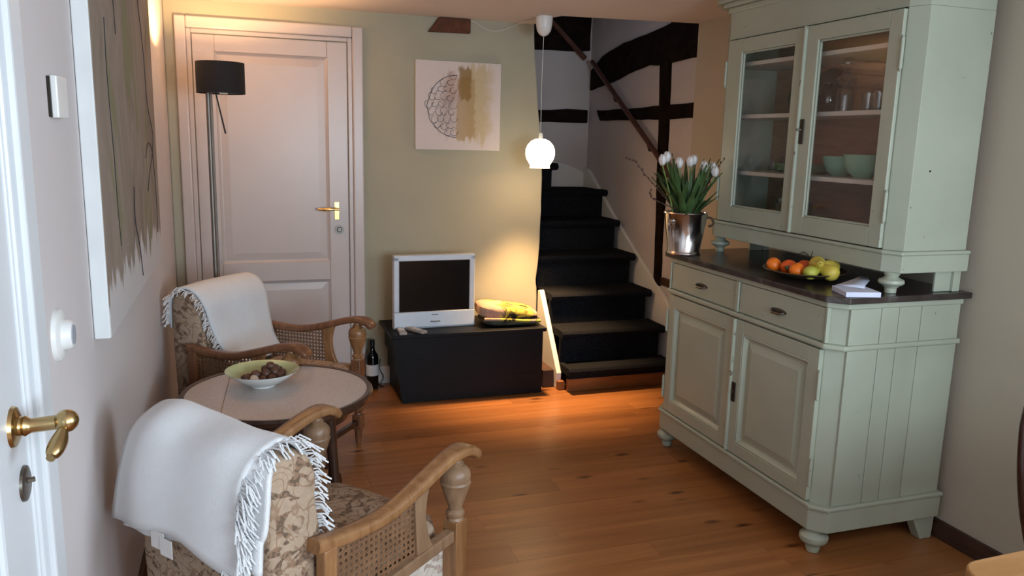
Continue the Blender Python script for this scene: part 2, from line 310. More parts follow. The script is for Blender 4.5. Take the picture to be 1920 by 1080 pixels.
# ------------------------------------------------------------------ mesh helpers
class MB:
    def __init__(s, origin=(0, 0, 0)):
        s.v = []; s.f = []; s.o = Vector(origin)
    def add(s, vs, fs):
        b = len(s.v); s.v += [Vector(x)-s.o for x in vs]; s.f += [tuple(i+b for i in f) for f in fs]; return s
    def box(s, a, b):
        x0, y0, z0 = [min(p, q) for p, q in zip(a, b)]; x1, y1, z1 = [max(p, q) for p, q in zip(a, b)]
        return s.add([(x0, y0, z0), (x1, y0, z0), (x1, y1, z0), (x0, y1, z0), (x0, y0, z1), (x1, y0, z1), (x1, y1, z1), (x0, y1, z1)],
                     [(3, 2, 1, 0), (4, 5, 6, 7), (0, 1, 5, 4), (1, 2, 6, 5), (2, 3, 7, 6), (3, 0, 4, 7)])
    def prism(s, poly, ax, a, b):
        # poly in the two other axes (cyclic order of remaining axes), extruded along ax from a to b
        n = len(poly)
        def P(q, h):
            return {'x': (h, q[0], q[1]), 'y': (q[0], h, q[1]), 'z': (q[0], q[1], h)}[ax]
        vs = [P(q, a) for q in poly]+[P(q, b) for q in poly]
        fs = [tuple(range(n)), tuple(range(2*n-1, n-1, -1))]+[(i, i+n, (i+1) % n+n, (i+1) % n) for i in range(n)]
        return s.add(vs, fs)
    def lathe(s, prof, c=(0, 0, 0), seg=24, sx=1, sy=1, caps=True, a0=0):
        vs = []; fs = []
        for r, z in prof:
            for k in range(seg):
                a = a0+2*pi*k/seg; vs.append((c[0]+r*cos(a)*sx, c[1]+r*sin(a)*sy, c[2]+z))
        for i in range(len(prof)-1):
            for k in range(seg):
                k2 = (k+1) % seg; fs.append((i*seg+k, i*seg+k2, (i+1)*seg+k2, (i+1)*seg+k))
        if caps:
            fs.append(tuple(range(seg-1, -1, -1))); fs.append(tuple((len(prof)-1)*seg+k for k in range(seg)))
        return s.add(vs, fs)
    def tube(s, pts, r, seg=8, flat=1.0, up=None, caps=True, square=False):
        pts = [Vector(p) for p in pts]; n = len(pts)
        if not isinstance(r, (list, tuple)): r = [r]*n
        vs = []; fs = []; prev = None
        for i, p in enumerate(pts):
            t = (pts[min(i+1, n-1)]-pts[max(i-1, 0)]).normalized()
            if up is not None: a = Vector(up)
            elif prev is not None: a = prev
            else: a = Vector((0, 0, 1)) if abs(t.z) < 0.9 else Vector((1, 0, 0))
            sd = t.cross(a).normalized(); nn = sd.cross(t).normalized(); prev = nn
            rad = r[i] if isinstance(r[i], (list, tuple)) else (r[i], r[i]*flat)
            for k in range(seg):
                an = 2*pi*(k+0.5)/seg
                cx, cy = cos(an), sin(an)
                if square:
                    q = 4.0; d = (abs(cx)**q+abs(cy)**q)**(1/q); cx /= d; cy /= d
                vs.append(p+sd*cx*rad[0]+nn*cy*rad[1])
        for i in range(n-1):
            for k in range(seg):
                k2 = (k+1) % seg; fs.append((i*seg+k, i*seg+k2, (i+1)*seg+k2, (i+1)*seg+k))
        if caps: fs.append(tuple(range(seg-1, -1, -1))); fs.append(tuple((n-1)*seg+k for k in range(seg)))
        return s.add(vs, fs)
    def sphere(s, c, r, seg=14, rings=9, scale=(1, 1, 1)):
        pr = [(max(1e-4, sin(pi*i/rings)), -cos(pi*i/rings)) for i in range(rings+1)]
        vs = []; fs = []
        for q, z in pr:
            for k in range(seg):
                a = 2*pi*k/seg; vs.append((c[0]+q*cos(a)*r*scale[0], c[1]+q*sin(a)*r*scale[1], c[2]+z*r*scale[2]))
        for i in range(rings):
            for k in range(seg):
                k2 = (k+1) % seg; fs.append((i*seg+k, i*seg+k2, (i+1)*seg+k2, (i+1)*seg+k))
        return s.add(vs, fs)
    def grid(s, rows):
        n = len(rows[0]); vs = [p for r in rows for p in r]
        fs = [(i*n+j, i*n+j+1, (i+1)*n+j+1, (i+1)*n+j) for i in range(len(rows)-1) for j in range(n-1)]
        return s.add(vs, fs)
    def build(s, name, mat, parent=None, smooth=False, bevel=0, segs=2, sub=0, solid=0, angle=35):
        me = bpy.data.meshes.new(name); me.from_pydata([tuple(v) for v in s.v], [], s.f)
        bm = bmesh.new(); bm.from_mesh(me); bmesh.ops.recalc_face_normals(bm, faces=bm.faces); bm.to_mesh(me); bm.free()
        me.materials.append(M[mat] if isinstance(mat, str) else mat)
        if smooth:
            for p in me.polygons: p.use_smooth = True
            try: me.set_sharp_from_angle(angle=radians(angle))
            except Exception: pass
        o = bpy.data.objects.new(name, me); COL.objects.link(o)
        if parent: o.parent = parent
        if solid:
            q = o.modifiers.new('thick', 'SOLIDIFY'); q.thickness = solid; q.offset = 0
        if bevel:
            q = o.modifiers.new('bevel', 'BEVEL'); q.width = bevel; q.segments = segs; q.limit_method = 'ANGLE'; q.angle_limit = radians(40)
            q.harden_normals = False
        if sub:
            q = o.modifiers.new('sub', 'SUBSURF'); q.levels = sub; q.render_levels = sub
        return o
def tag(o, label, cat, group=None, kind=None):
    o['label'] = label; o['category'] = cat
    if group: o['group'] = group
    if kind: o['kind'] = kind
    return o
def thing(name, label, cat, loc=(0, 0, 0), rz=0, group=None, kind=None):
    o = bpy.data.objects.new(name, None); COL.objects.link(o); o.location = loc; o.rotation_euler = (0, 0, rz)
    o.empty_display_size = 0.05
    return tag(o, label, cat, group, kind)
def copy_tree(o, parent=None):
    c = o.copy(); COL.objects.link(c)
    if parent: c.parent = parent
    for ch in list(o.children): copy_tree(ch, c)
    return c
def crom(pts, k=6):
    P = [Vector(p) for p in pts]; P = [P[0]*2-P[1]]+P+[P[-1]*2-P[-2]]; out = []
    for i in range(1, len(P)-2):
        for j in range(k):
            t = j/k; a, b, c, d = P[i-1], P[i], P[i+1], P[i+2]
            out.append(0.5*((2*b)+(c-a)*t+(2*a-5*b+4*c-d)*t*t+(3*b-a-3*c+d)*t**3))
    out.append(P[-2]); return out
R = random.Random(7)

# ------------------------------------------------------------------ room shell
XL, XR, YB, YR, ZC = -0.36, 2.565, 4.746, -1.6, 2.2
fl = MB().box((XL-0.1, YR-0.1, -0.12), (XR+0.1, 5.9, -0.02)).build('floor', 'subfloor')
tag(fl, 'orange pine floorboards with dark knots running across the room', 'floor', kind='structure')
y = YR; bw = 0.128; row = 0
while y < YB-0.01:
    y1 = min(y+bw, YB)
    x = XL
    cuts = [XL]
    c = XL+R.uniform(0.5, 2.6)
    while c < XR-0.3: cuts.append(c); c += R.uniform(1.5, 2.8)
    cuts.append(XR)
    for a, b in zip(cuts[:-1], cuts[1:]):
        p = MB((a, y, 0)).box((a+0.0004, y+0.0005, -0.02), (b-0.0004, y1-0.0005, R.uniform(-0.0004, 0))).build('plank', 'floor_pine', fl)
        p.location = (a, y, 0)
    y += bw; row += 1

wl = MB().box((XL-0.1, YR, 0), (XL, YB+0.1, ZC+0.2)).build('wall_left', 'lilac_plaster'); tag(wl, 'pale lilac plaster wall on the left', 'wall', kind='structure')
wr = MB().box((XR, YR, 0), (XR+0.035, -1.05, ZC+0.2)).box((XR, -1.05, 0), (XR+0.035, 0.35, 0.95)).box((XR, -1.05, 2.05), (XR+0.035, 0.35, ZC+0.2)).box((XR, 0.35, 0), (XR+0.035, 4.24, ZC+0.2)).build('wall_right', 'cream_plaster'); tag(wr, 'cream plaster wall behind the green dresser', 'wall', kind='structure')
# back wall: slanting old plaster edge at the stair opening
edge = crom([(1.729, 0, 2.21), (1.742, 0, 2.0), (1.772, 0, 1.7), (1.803, 0, 1.42), (1.812, 0, 1.2), (1.808, 0, 1.0), (1.805, 0, 0.8), (1.79, 0, 0.62), (1.80, 0, 0.5), (1.80, 0, 0.0)], 3)
eg = [(p.x+R.uniform(-0.002, 0.002), p.z) for p in edge]
wb = MB().prism([(XL, 0), (XL, 2.21)]+eg, 'y', YB, YB+0.09).build('wall_back', 'olive_plaster', bevel=0.008)
tag(wb, 'olive beige plaster back wall with the white panelled door', 'wall', kind='structure')
# rear wall with window opening, behind the camera
wx0, wx1, wz0, wz1 = 0.55, 1.95, 0.95, 2.05
rw = MB().box((XL, YR-0.12, 0), (wx0, YR, ZC)).box((wx1, YR-0.12, 0), (XR, YR, ZC)).box((wx0, YR-0.12, 0), (wx1, YR, wz0)).box((wx0, YR-0.12, wz1), (wx1, YR, ZC)).build('wall_rear', 'cream_plaster')
tag(rw, 'cream wall behind the viewer holding the window', 'wall', kind='structure')
wn = thing('window_1', 'white framed window behind the viewer', 'window', (wx0, YR-0.06, wz0), kind='structure')
mb = MB((wx0, YR-0.06, wz0))
for a, b in (((wx0, wz0), (wx1, wz0+0.05)), ((wx0, wz1-0.05), (wx1, wz1)), ((wx0, wz0), (wx0+0.05, wz1)), ((wx1-0.05, wz0), (wx1, wz1)), ((1.225, wz0), (1.275, wz1))):
    mb.box((a[0], YR-0.09, a[1]), (b[0], YR-0.04, b[1]))
mb.build('window_frame', 'white_door', wn)
MB((wx0, YR-0.06, wz0)).box((wx0+0.05, YR-0.068, wz0+0.05), (wx1-0.05, YR-0.064, wz1-0.05)).build('pane', 'pane', wn)
w2 = thing('window_2', 'white framed side window behind the viewer', 'window', (XR, -0.35, 0.95), kind='structure')
mb = MB((XR, -0.35, 0.95))
for a, b in (((-1.05, 0.95), (0.35, 1.0)), ((-1.05, 2.0), (0.35, 2.05)), ((-1.05, 0.95), (-1.0, 2.05)), ((0.30, 0.95), (0.35, 2.05)), ((-0.375, 0.95), (-0.325, 2.05))):
    mb.box((XR-0.012, a[0], a[1]), (XR+0.03, b[0], b[1]))
mb.build('window_frame', 'white_door', w2)
MB((XR, -0.35, 0.95)).box((XR+0.008, -1.0, 1.0), (XR+0.012, 0.30, 2.0)).build('pane', 'pane', w2)
# ceiling with the stair opening cut out
cl = MB().prism([(XL, YR), (XR, YR), (XR, 4.25), (1.755, 4.365), (1.73, 4.44), (1.725, YB), (XL, YB)], 'z', ZC, ZC+0.16).build('ceiling', 'ceiling_plaster')
tag(cl, 'low pale plaster ceiling ending at the stair opening', 'ceiling', kind='structure')
# stairwell walls
SX, SY = 2.60, 5.84
ws = MB().box((SX, 4.235, 0), (SX+0.1, SY+0.1, 3.2)).build('wall_stairwell', 'stair_plaster'); tag(ws, 'white plastered half-timbered wall beside the stairs', 'wall', kind='structure')
wf = MB().box((1.2, SY, 0), (SX, SY+0.1, 3.2)).build('wall_stairwell_far', 'stair_plaster'); tag(wf, 'white plastered half-timbered wall at the top of the stairs', 'wall', kind='structure')
wq = MB().box((1.60, YB+0.09, 0), (1.69, SY, 3.2)).build('wall_stairwell_left', 'stair_plaster'); tag(wq, 'inner side wall of the stairwell', 'wall', kind='structure')
cs = MB().box((1.18, 4.2, 3.2), (SX+0.1, SY+0.1, 3.28)).box((1.6, 4.14, ZC+0.16), (SX, 4.22, 3.2)).build('ceiling_stairwell', 'stair_plaster'); tag(cs, 'upper ceiling over the stairwell', 'ceiling', kind='structure')
# timbers
def rough(poly, amp=0.004):
    out = []
    for i, (a, b) in enumerate(poly):
        c, d = poly[(i+1) % len(poly)]
        L = math.hypot(c-a, d-b); n = max(1, int(L/0.09))
        for k in range(n):
            t = k/n; q = amp if k else 0
            out.append((a+(c-a)*t+R.uniform(-q, q), b+(d-b)*t+R.uniform(-q, q)))
    return out
brace = [(5.80, 2.047), (5.596, 2.136), (5.25, 2.196), (4.937, 2.215), (4.69, 2.238), (4.60, 2.25), (4.595, 2.42), (4.245, 2.42), (4.245, 2.014), (4.466, 2.011), (4.595, 2.006), (4.697, 2.001), (4.877, 2.015), (5.066, 1.994), (5.308, 1.953), (5.573, 1.923), (5.80, 1.895)]
MB().prism(rough(brace), 'x', SX-0.018, SX+0.03).build('timber_beam', 'timber', ws, bevel=0.006)
MB().prism(rough([(4.712, 2.03), (4.589, 2.03), (4.575, 1.67), (4.565, 1.301), (4.569, 0.922), (4.556, 0.56), (4.635, 0.628), (4.637, 0.771), (4.67, 1.296), (4.686, 1.672)]), 'x', SX-0.022, SX+0.03).build('timber_post', 'timber', ws, bevel=0.006)
MB().prism(rough([(5.668, 1.743), (4.959, 1.741), (4.681, 1.746), (4.244, 1.754), (4.244, 1.661), (4.587, 1.657), (4.949, 1.66), (5.603, 1.666)]), 'x', SX-0.016, SX+0.03).build('timber_beam', 'timber', ws, bevel=0.006)
MB().box((SX-0.02, 4.245, 0.595), (SX+0.02, 4.545, 0.645)).build('timber_rail', 'base_brown', ws, bevel=0.006)
MB().prism(rough([(1.29, 2.62), (1.29, 2.18), (2.12, 2.178), (2.38, 2.182), (2.585, 2.195), (2.585, 2.62)]), 'y', SY-0.02, SY+0.03).build('timber_beam', 'timber', wf, bevel=0.006)
MB().prism(rough([(1.29, 1.74), (1.29, 1.645), (2.15, 1.644), (2.585, 1.650), (2.585, 1.748), (2.4, 1.752), (2.15, 1.735)]), 'y', SY-0.02, SY+0.03).build('timber_beam', 'timber', wf, bevel=0.006)
# sawn beam end in the back wall
b = MB((1.19, YB, 2.15)).prism([(1.066, 2.113), (1.319, 2.117), (1.319, 2.197), (1.129, 2.197)], 'y', YB-0.03, YB+0.02).build('beam_end', 'beam_brown', None, bevel=0.004)
b.location = (1.19, YB, 2.15); tag(b, 'brown wooden beam end poking out under the ceiling of the back wall', 'beam')

# baseboards
b = MB().box((XR-0.016, YR, 0), (XR, 4.23, 0.075)).build('baseboard_right', 'base_brown', bevel=0.004); tag(b, 'dark brown baseboard along the right wall', 'baseboard', kind='structure')
b = MB().box((XL, 1.42, 0), (XL+0.016, YB, 0.09)).build('baseboard_left', 'base_brown', bevel=0.004); tag(b, 'dark brown baseboard along the left wall', 'baseboard', kind='structure')
b = MB().box((0.69, YB-0.014, 0), (1.72, YB, 0.11)).build('baseboard_back', 'white_trim', bevel=0.004); tag(b, 'white baseboard behind the black chest', 'baseboard', kind='structure')

# ------------------------------------------------------------------ stairs
st = thing('staircase', 'dark carpeted staircase rising from the floor between white stringboards', 'staircase', (2.2, 4.3, 0), kind='structure')
noses = [(4.24, .155), (4.375, .355), (4.575, .553), (4.83, .758), (5.09, .962), (5.42, 1.155)]
xl, xrr = 1.835, 2.545
O = (2.2, 4.3, 0)
for i, (yn, z) in enumerate(noses):
    yb = noses[i+1][0]+0.03 if i+1 < len(noses) else SY
    z0 = noses[i-1][1] if i else 0.09
    th = 0.045
    prof = [(yn+0.012, z-th), (yn+0.002, z-th*0.75), (yn-0.002, z-th*0.4), (yn+0.003, z-0.008), (yn+0.014, z), (yb+0.01, z), (yb+0.01, z-th), (yn+0.04, z-th)]
    xr2 = xrr if i < 5 else SX-0.005
    x0 = xl if i < 5 else 1.30
    if i >= 4: x0 = 1.70
    MB(O).prism(prof, 'x', x0 if i else 1.83, xr2).build('tread', 'carpet', st, smooth=True).location = (0, 0, 0)
    MB(O).box((x0, yn+0.03, z0-0.0 if i else 0.085), (xr2-0.03, yn+0.055, z-th+0.002)).build('riser', 'carpet', st)
MB(O).box((1.845, 4.295, 0), (2.56, 4.32, 0.09)).build('kick_board', 'kick_wood', st, bevel=0.003)
# winder above the sixth tread
MB(O).prism([(1.70, 1.155), (2.12, 1.155), (2.12, 1.30), (2.165, 1.30), (2.175, 1.32), (2.165, 1.35), (1.70, 1.35)], 'y', 5.36, SY-0.005).build('winder_step', 'carpet', st, bevel=0.01)
# stringboards
MB(O).prism([(4.27, 0), (4.27, 0.30), (4.31, 0.42), (4.509, 0.561), (4.592, 0.60), (4.906, 0.77), (5.313, 1.007), (5.615, 1.209), (5.743, 1.293), (SY, 1.31), (SY, 0)], 'x', SX-0.03, SX-0.002).build('stringboard', 'white_trim', st, bevel=0.005)
MB(O).prism([(2.10, 1.32), (2.28, 1.36), (2.45, 1.32), (SX-0.03, 1.27), (SX-0.03, 1.155), (2.10, 1.155)], 'y', SY-0.02, SY-0.003).build('stringboard', 'white_trim', st, bevel=0.004)
MB(O).prism([(4.37, 0.06), (4.365, 0.10), (4.69, 0.545), (4.705, 0.56), (4.74, 0.55), (4.742, 0.0), (4.37, 0.0)], 'x', 1.80, 1.832).build('stringboard', 'white_trim', st, bevel=0.005)
b = MB().box((1.725, 4.405, 0), (1.797, 4.735, 0.112)).build('plinth_block', 'base_brown', st, bevel=0.004)
b.location = (-2.2, -4.3, 0)
b = MB().box((1.80, 4.335, 0), (1.845, 4.37, 0.055)).build('plinth_block', 'kick_wood', st, bevel=0.004)
b.location = (-2.2, -4.3, 0)
# handrails
o = MB().tube([(2.545, 5.69, 2.10), (2.545, 5.46, 1.955), (2.545, 4.62, 1.437), (2.545, 4.32, 1.23)], 0.018, 10).build('handrail', 'rail_wood', smooth=True)
tag(o, 'reddish wooden handrail sloping down the stairwell wall', 'handrail')
for yy, zz in ((5.3, 1.84), (4.75, 1.50)):
    MB().tube([(2.545, yy, zz), (2.56, yy, zz-0.04), (2.602, yy, zz-0.05)], 0.007, 6).build('bracket', 'dark_metal', o, smooth=True)
o = MB().tube([(2.53, 5.79, 2.13), (2.279, 5.79, 2.355), (2.05, 5.79, 2.56)], 0.02, 8).build('handrail', 'rail_wood', smooth=True)
tag(o, 'upper handrail piece crossing the dark top beam of the stairwell', 'handrail')
MB().tube([(2.3, 5.79, 2.33), (2.3, 5.842, 2.30)], 0.007, 6).build('bracket', 'dark_metal', o, smooth=True)

# ------------------------------------------------------------------ white panelled door in the back wall
DO = (0.19, YB, 0)
dr = thing('door_1', 'white panelled door with brass handle in the back wall', 'door', DO, kind='structure')
cs_ = MB(DO)
def casing_piece(mb, a, b):
    mb.box((a[0], YB-0.028, a[1]), (b[0], YB+0.005, b[1]))
casing_piece(cs_, (-0.306, 0), (-0.250, 2.111)); casing_piece(cs_, (0.625, 0), (0.686, 2.111)); casing_piece(cs_, (-0.250, 2.050), (0.625, 2.111))
cs_.build('door_frame', 'white_gloss', dr, bevel=0.008, segs=3)
sp = MB(DO)
for a, b in (((-0.250, 0), (-0.226, 2.05)), ((0.600, 0), (0.625, 2.05)), ((-0.226, 2.026), (0.600, 2.05))):
    sp.box((a[0], YB-0.014, a[1]), (b[0], YB+0.002, b[1]))
sp.build('door_stop', 'white_gloss', dr, bevel=0.004)
lf = MB(DO); yl = YB-0.012
px0, px1 = -0.110, 0.485
lf.box((-0.222, yl, 0.01), (px0, YB+0.0, 2.022)).box((px1, yl, 0.01), (0.596, YB+0.0, 2.022))
lf.box((px0, yl, 1.935), (px1, YB, 2.022)).box((px0, yl, 0.665), (px1, YB, 0.775)).box((px0, yl, 0.01), (px1, YB, 0.20))
lf.build('leaf', 'white_gloss', dr, bevel=0.004, segs=2)
def sunk_panel(x0, x1, z0, z1, name):
    mb = MB(DO); w = 0.035; y0, y1, y2 = YB-0.010, YB-0.001, YB-0.0045
    def ringv(i, yy): return [(x0+i, yy, z0+i), (x1-i, yy, z0+i), (x1-i, yy, z1-i), (x0+i, yy, z1-i)]
    rings = [ringv(0, y0), ringv(0.012, y1-0.001), ringv(0.016, y1), ringv(0.055, y2), ]
    vs = [v for r in rings for v in r]; fs = []
    for i in range(len(rings)-1):
        for k in range(4):
            k2 = (k+1) % 4; fs.append((i*4+k, i*4+k2, (i+1)*4+k2, (i+1)*4+k))
    b = (len(rings)-1)*4; fs.append((b, b+1, b+2, b+3)); mb.add(vs, fs)
    mb.build(name, 'white_gloss', dr)
sunk_panel(px0, px1, 0.775, 1.935, 'panel'); sunk_panel(px0, px1, 0.20, 0.665, 'panel')
hp = MB(DO).box((0.513, yl-0.003, 1.02), (0.541, yl, 1.125)).build('handle_plate', 'brass', dr, bevel=0.006)
hd = MB(DO).tube([(0.527, yl, 1.085), (0.527, yl-0.05, 1.085)], 0.008, 10).tube(crom([(0.532, yl-0.05, 1.085), (0.49, yl-0.055, 1.086), (0.45, yl-0.052, 1.083), (0.415, yl-0.045, 1.085)], 4), [0.008]*4+[0.010]*5+[0.007]*4, 10).build('door_handle', 'brass', dr, smooth=True)
kh = MB(DO); kh.tube([(0.54, yl, 0.962), (0.54, yl-0.006, 0.962)], 0.027, 20).tube([(0.54, yl-0.006, 0.962), (0.54, yl-0.012, 0.962)], [0.016, 0.012], 16)
kh.build('lock_rosette', 'iron', dr, smooth=True)

# ------------------------------------------------------------------ left door (free edge beside the wall), brass lever
LO = (-0.32, 1.2, 0)
d2 = thing('door_2', 'white door at the far left edge with brass lever handle', 'door', LO, kind='structure')
MB(LO).box((XL-0.01, 0.45, 0.01), (-0.318, 1.325, 2.05)).build('leaf', 'white_door', d2, bevel=0.004)
fr = MB(LO).box((XL-0.01, 1.33, 0), (-0.300, 1.405, 2.13)).box((XL-0.01, 0.37, 2.055), (-0.300, 1.405, 2.13)).box((XL-0.01, 0.37, 0), (-0.3, 0.445, 2.13)).build('door_frame', 'white_door', d2, bevel=0.008, segs=3)
mo = MB(LO)
for yy, r in ((1.318, 0.007), (1.300, 0.0035), (1.12, 0.009), (1.10, 0.004)):
    mo.tube([(-0.3175, yy, 0.1), (-0.3175, yy, 2.0)], r, 10)
mo.build('moulding', 'white_door', d2, smooth=True)
hz = 1.085; hy = 1.235; hx = -0.318
MB(LO).tube([(hx, hy, hz), (hx+0.005, hy, hz), (hx+0.009, hy, hz)], [0.030, 0.028, 0.018], 24).build('handle_rosette', 'aged_brass', d2, smooth=True)
hh = MB(LO).tube([(hx+0.006, hy, hz), (hx+0.012, hy, hz), (hx+0.016, hy, hz), (hx+0.02, hy, hz), (hx+0.024, hy, hz), (hx+0.055, hy, hz+0.002)], [0.016, 0.013, 0.015, 0.012, 0.0105, 0.0105], 14)
hh.sphere((hx+0.068, hy, hz+0.003), 0.0165, 18, 12)
lv = crom([(hx+0.066, hy-0.012, hz-0.004), (hx+0.062, hy-0.028, hz-0.018), (hx+0.058, hy-0.046, hz-0.027), (hx+0.056, hy-0.056, hz-0.031)], 5)
hh.tube(lv, [0.006+0.0062*sin(pi*min(1, i/(len(lv)-3))) for i in range(len(lv))], 12)
hh.build('door_handle', 'aged_brass', d2, smooth=True)
MB(LO).tube([(hx, hy+0.03, hz-0.098), (hx+0.004, hy+0.03, hz-0.098), (hx+0.006, hy+0.03, hz-0.098)], [0.027, 0.026, 0.02], 24).build('lock_rosette', 'iron', d2, smooth=True)
MB(LO).tube([(hx+0.004, hy+0.03, hz-0.094), (hx+0.014, hy+0.034, hz-0.094)], 0.004, 8).build('key_cover', 'iron', d2, smooth=True)

# ------------------------------------------------------------------ things on the left wall
o = MB().box((0.004, -0.05, -0.042), (0.018, 0.05, 0.042)).build('wall_thermostat', 'white_plastic', bevel=0.003)
MB().box((0, -0.056, -0.040), (0.006, 0.048, 0.040)).build('dark_edge', 'dark_metal', o)  # thin dark sheet added to give the box a dark near edge
o.location = (XL, 1.898, 1.565); tag(o, 'white rectangular thermostat box high on the left wall near the door', 'thermostat')
o = thing('radiator_valve', 'round white rotary knob fixed low on the left wall beside the door', 'knob', (XL, 1.755, 1.095))
MB().tube([(0, 0, 0), (0.008, 0, 0), (0.013, 0, 0)], [0.054, 0.052, 0.042], 28).build('base_plate', 'white_plastic', o, smooth=True)
MB().tube([(0.012, 0, 0), (0.026, 0, 0), (0.030, 0, 0)], [0.032, 0.029, 0.025], 24).build('knob', 'white_plastic', o, smooth=True)
MB().tube([(0.0301, 0, 0), (0.0315, 0, 0)], 0.020, 20).build('dial', 'grey_dial', o, smooth=True)

PO = (XL, 2.15, 0.988)
pt = thing('painting', 'large canvas with grey brown wash and dark drips on the left wall', 'painting', PO)
MB().box((0.001, 0.0, 0), (0.038, 1.42, 1.16)).build('canvas_side', 'canvas_side', pt, bevel=0.003)
MB().box((0.038, 0.004, 0.003), (0.0395, 1.417, 1.157)).build('painted_front', 'big_canvas', pt)
def inkline(pts, r=0.0022, x=0.040): MB().tube([(x, p[0], p[1]) for p in [(q.x, q.y) for q in crom([(a, b, 0) for a, b in pts], 5)]], r, 5).build('ink_line', 'ink', pt)
inkline([(0.22, 0.80), (0.21, 0.66), (0.24, 0.45), (0.25, 0.30), (0.27, 0.20)], 0.0014)
inkline([(0.46, 1.12), (0.44, 1.0), (0.41, 0.9), (0.42, 0.78)], 0.0015)
inkline([(1.02, 0.98), (1.12, 0.8), (1.16, 0.62), (1.30, 0.5), (1.22, 0.42), (1.10, 0.36), (1.02, 0.30)], 0.0018)
inkline([(1.0, 0.42), (1.1, 0.47), (1.22, 0.45), (1.28, 0.36), (1.30, 0.24), (1.28, 0.12)], 0.002)
inkline([(0.62, 0.34), (0.60, 0.24), (0.68, 0.14), (0.72, 0.04)], 0.002)

PO = (0.991, YB-0.028, 1.437)
pt = thing('painting', 'small square canvas with a half circle of ink scallops and a mustard wash', 'painting', PO)
MB().box((0, 0.0015, 0), (0.522, 0.028, 0.515)).build('canvas_side', 'canvas_side', pt, bevel=0.002)
MB().box((0.002, 0, 0.002), (0.520, 0.0015, 0.513)).build('painted_front', 'small_canvas', pt)
ink = MB(); CX, CZ, RAD = 0.248, 0.255, 0.178
def il(pts, r=0.0013): ink.tube([(p.x, -0.0006, p.z) for p in crom([(a, 0, b) for a, b in pts], 4)], r, 5)
def inside(x, z): return x < CX and ((x-CX)/RAD)**2+((z-CZ)/(RAD*1.02))**2 < 1
out = [(CX-RAD*sin(a)*R.uniform(0.97, 1.03), CZ+RAD*1.02*cos(a)) for a in [pi*k/14 for k in range(15)]]
il(out, 0.0017)
cells = []
for i in range(9):
    zz = CZ-RAD+0.02+i*0.042
    for j in range(5):
        xx = CX-0.018-j*0.038+R.uniform(-0.006, 0.006)-(0.019 if i % 2 else 0)
        z2 = zz+R.uniform(-0.006, 0.006)
        if inside(xx-0.008, z2): cells.append((xx, z2))
for xx, zz in cells:
    w, h = R.uniform(0.019, 0.026), R.uniform(0.014, 0.024); s = R.uniform(-0.008, 0.008)
    il([(xx+w, zz+s), (xx+w*0.3, zz-h), (xx-w*0.8, zz-h*0.7), (xx-w, zz+h*0.5), (xx-w*0.2, zz+h)], R.uniform(0.0008, 0.0014))
ink.build('ink_line', 'ink', pt)

# ------------------------------------------------------------------ pendant lamp
PX, PY = 1.668, 4.42
pl = thing('pendant_lamp', 'lit white glass globe pendant hanging on a thin cord before the stairs', 'lamp', (PX, PY, 1.345))
MB((PX, PY, 1.345)).lathe([(0.047, 2.199), (0.049, 2.185), (0.046, 2.15), (0.040, 2.12), (0.024, 2.098), (0.006, 2.09)], (PX, PY, 0), 24).build('ceiling_rose', 'white_plastic', pl, smooth=True, angle=50)
MB((PX, PY, 1.345)).tube([(PX, PY, 2.09), (PX-0.004, PY, 1.8), (PX, PY, 1.545)], 0.0018, 6).build('cord', 'white_plastic', pl)
MB((PX, PY, 1.345)).lathe([(0.006, 1.552), (0.012, 1.548), (0.013, 1.515), (0.028, 1.512), (0.03, 1.505)], (PX, PY, 0), 16).build('lamp_holder', 'white_plastic', pl, smooth=True)
gl = [(0.028, 1.515), (0.055, 1.502), (0.075, 1.480), (0.086, 1.452), (0.087, 1.425), (0.080, 1.398), (0.066, 1.375), (0.058, 1.362), (0.060, 1.345), (0.057, 1.345), (0.055, 1.362), (0.062, 1.378), (0.076, 1.400), (0.083, 1.426), (0.082, 1.451), (0.071, 1.478), (0.052, 1.499), (0.026, 1.511)]
MB((PX, PY, 1.345)).lathe(gl, (PX, PY, 0), 32, caps=False).build('glass_globe', 'globe', pl, smooth=True)
MB((PX, PY, 1.345)).sphere((PX, PY, 1.42), 0.022).build('bulb', 'bulb', pl, smooth=True)
lp = light('pendant_bulb', 'SPOT', (PX, PY, 1.338), 230, WARM, spot_size=radians(78), spot_blend=1.0, shadow_soft_size=0.045)
lp2 = light('pendant_glow', 'POINT', (PX, PY, 1.40), 12, (1.0, 0.72, 0.43), shadow_soft_size=0.09)
o = MB().tube(crom([(1.325, YB-0.008, 2.192), (1.37, YB-0.008, 2.175), (1.42, YB-0.008, 2.150), (1.48, YB-0.008, 2.143), (1.54, YB-0.008, 2.158), (1.60, YB-0.010, 2.185), (1.63, 4.6, 2.194), (1.655, 4.47, 2.194)], 4), 0.0028, 6).build('electric_cable', 'shelf_paint', smooth=True)
tag(o, 'thin pale cable sagging under the ceiling from beam end to lamp rose', 'cable')

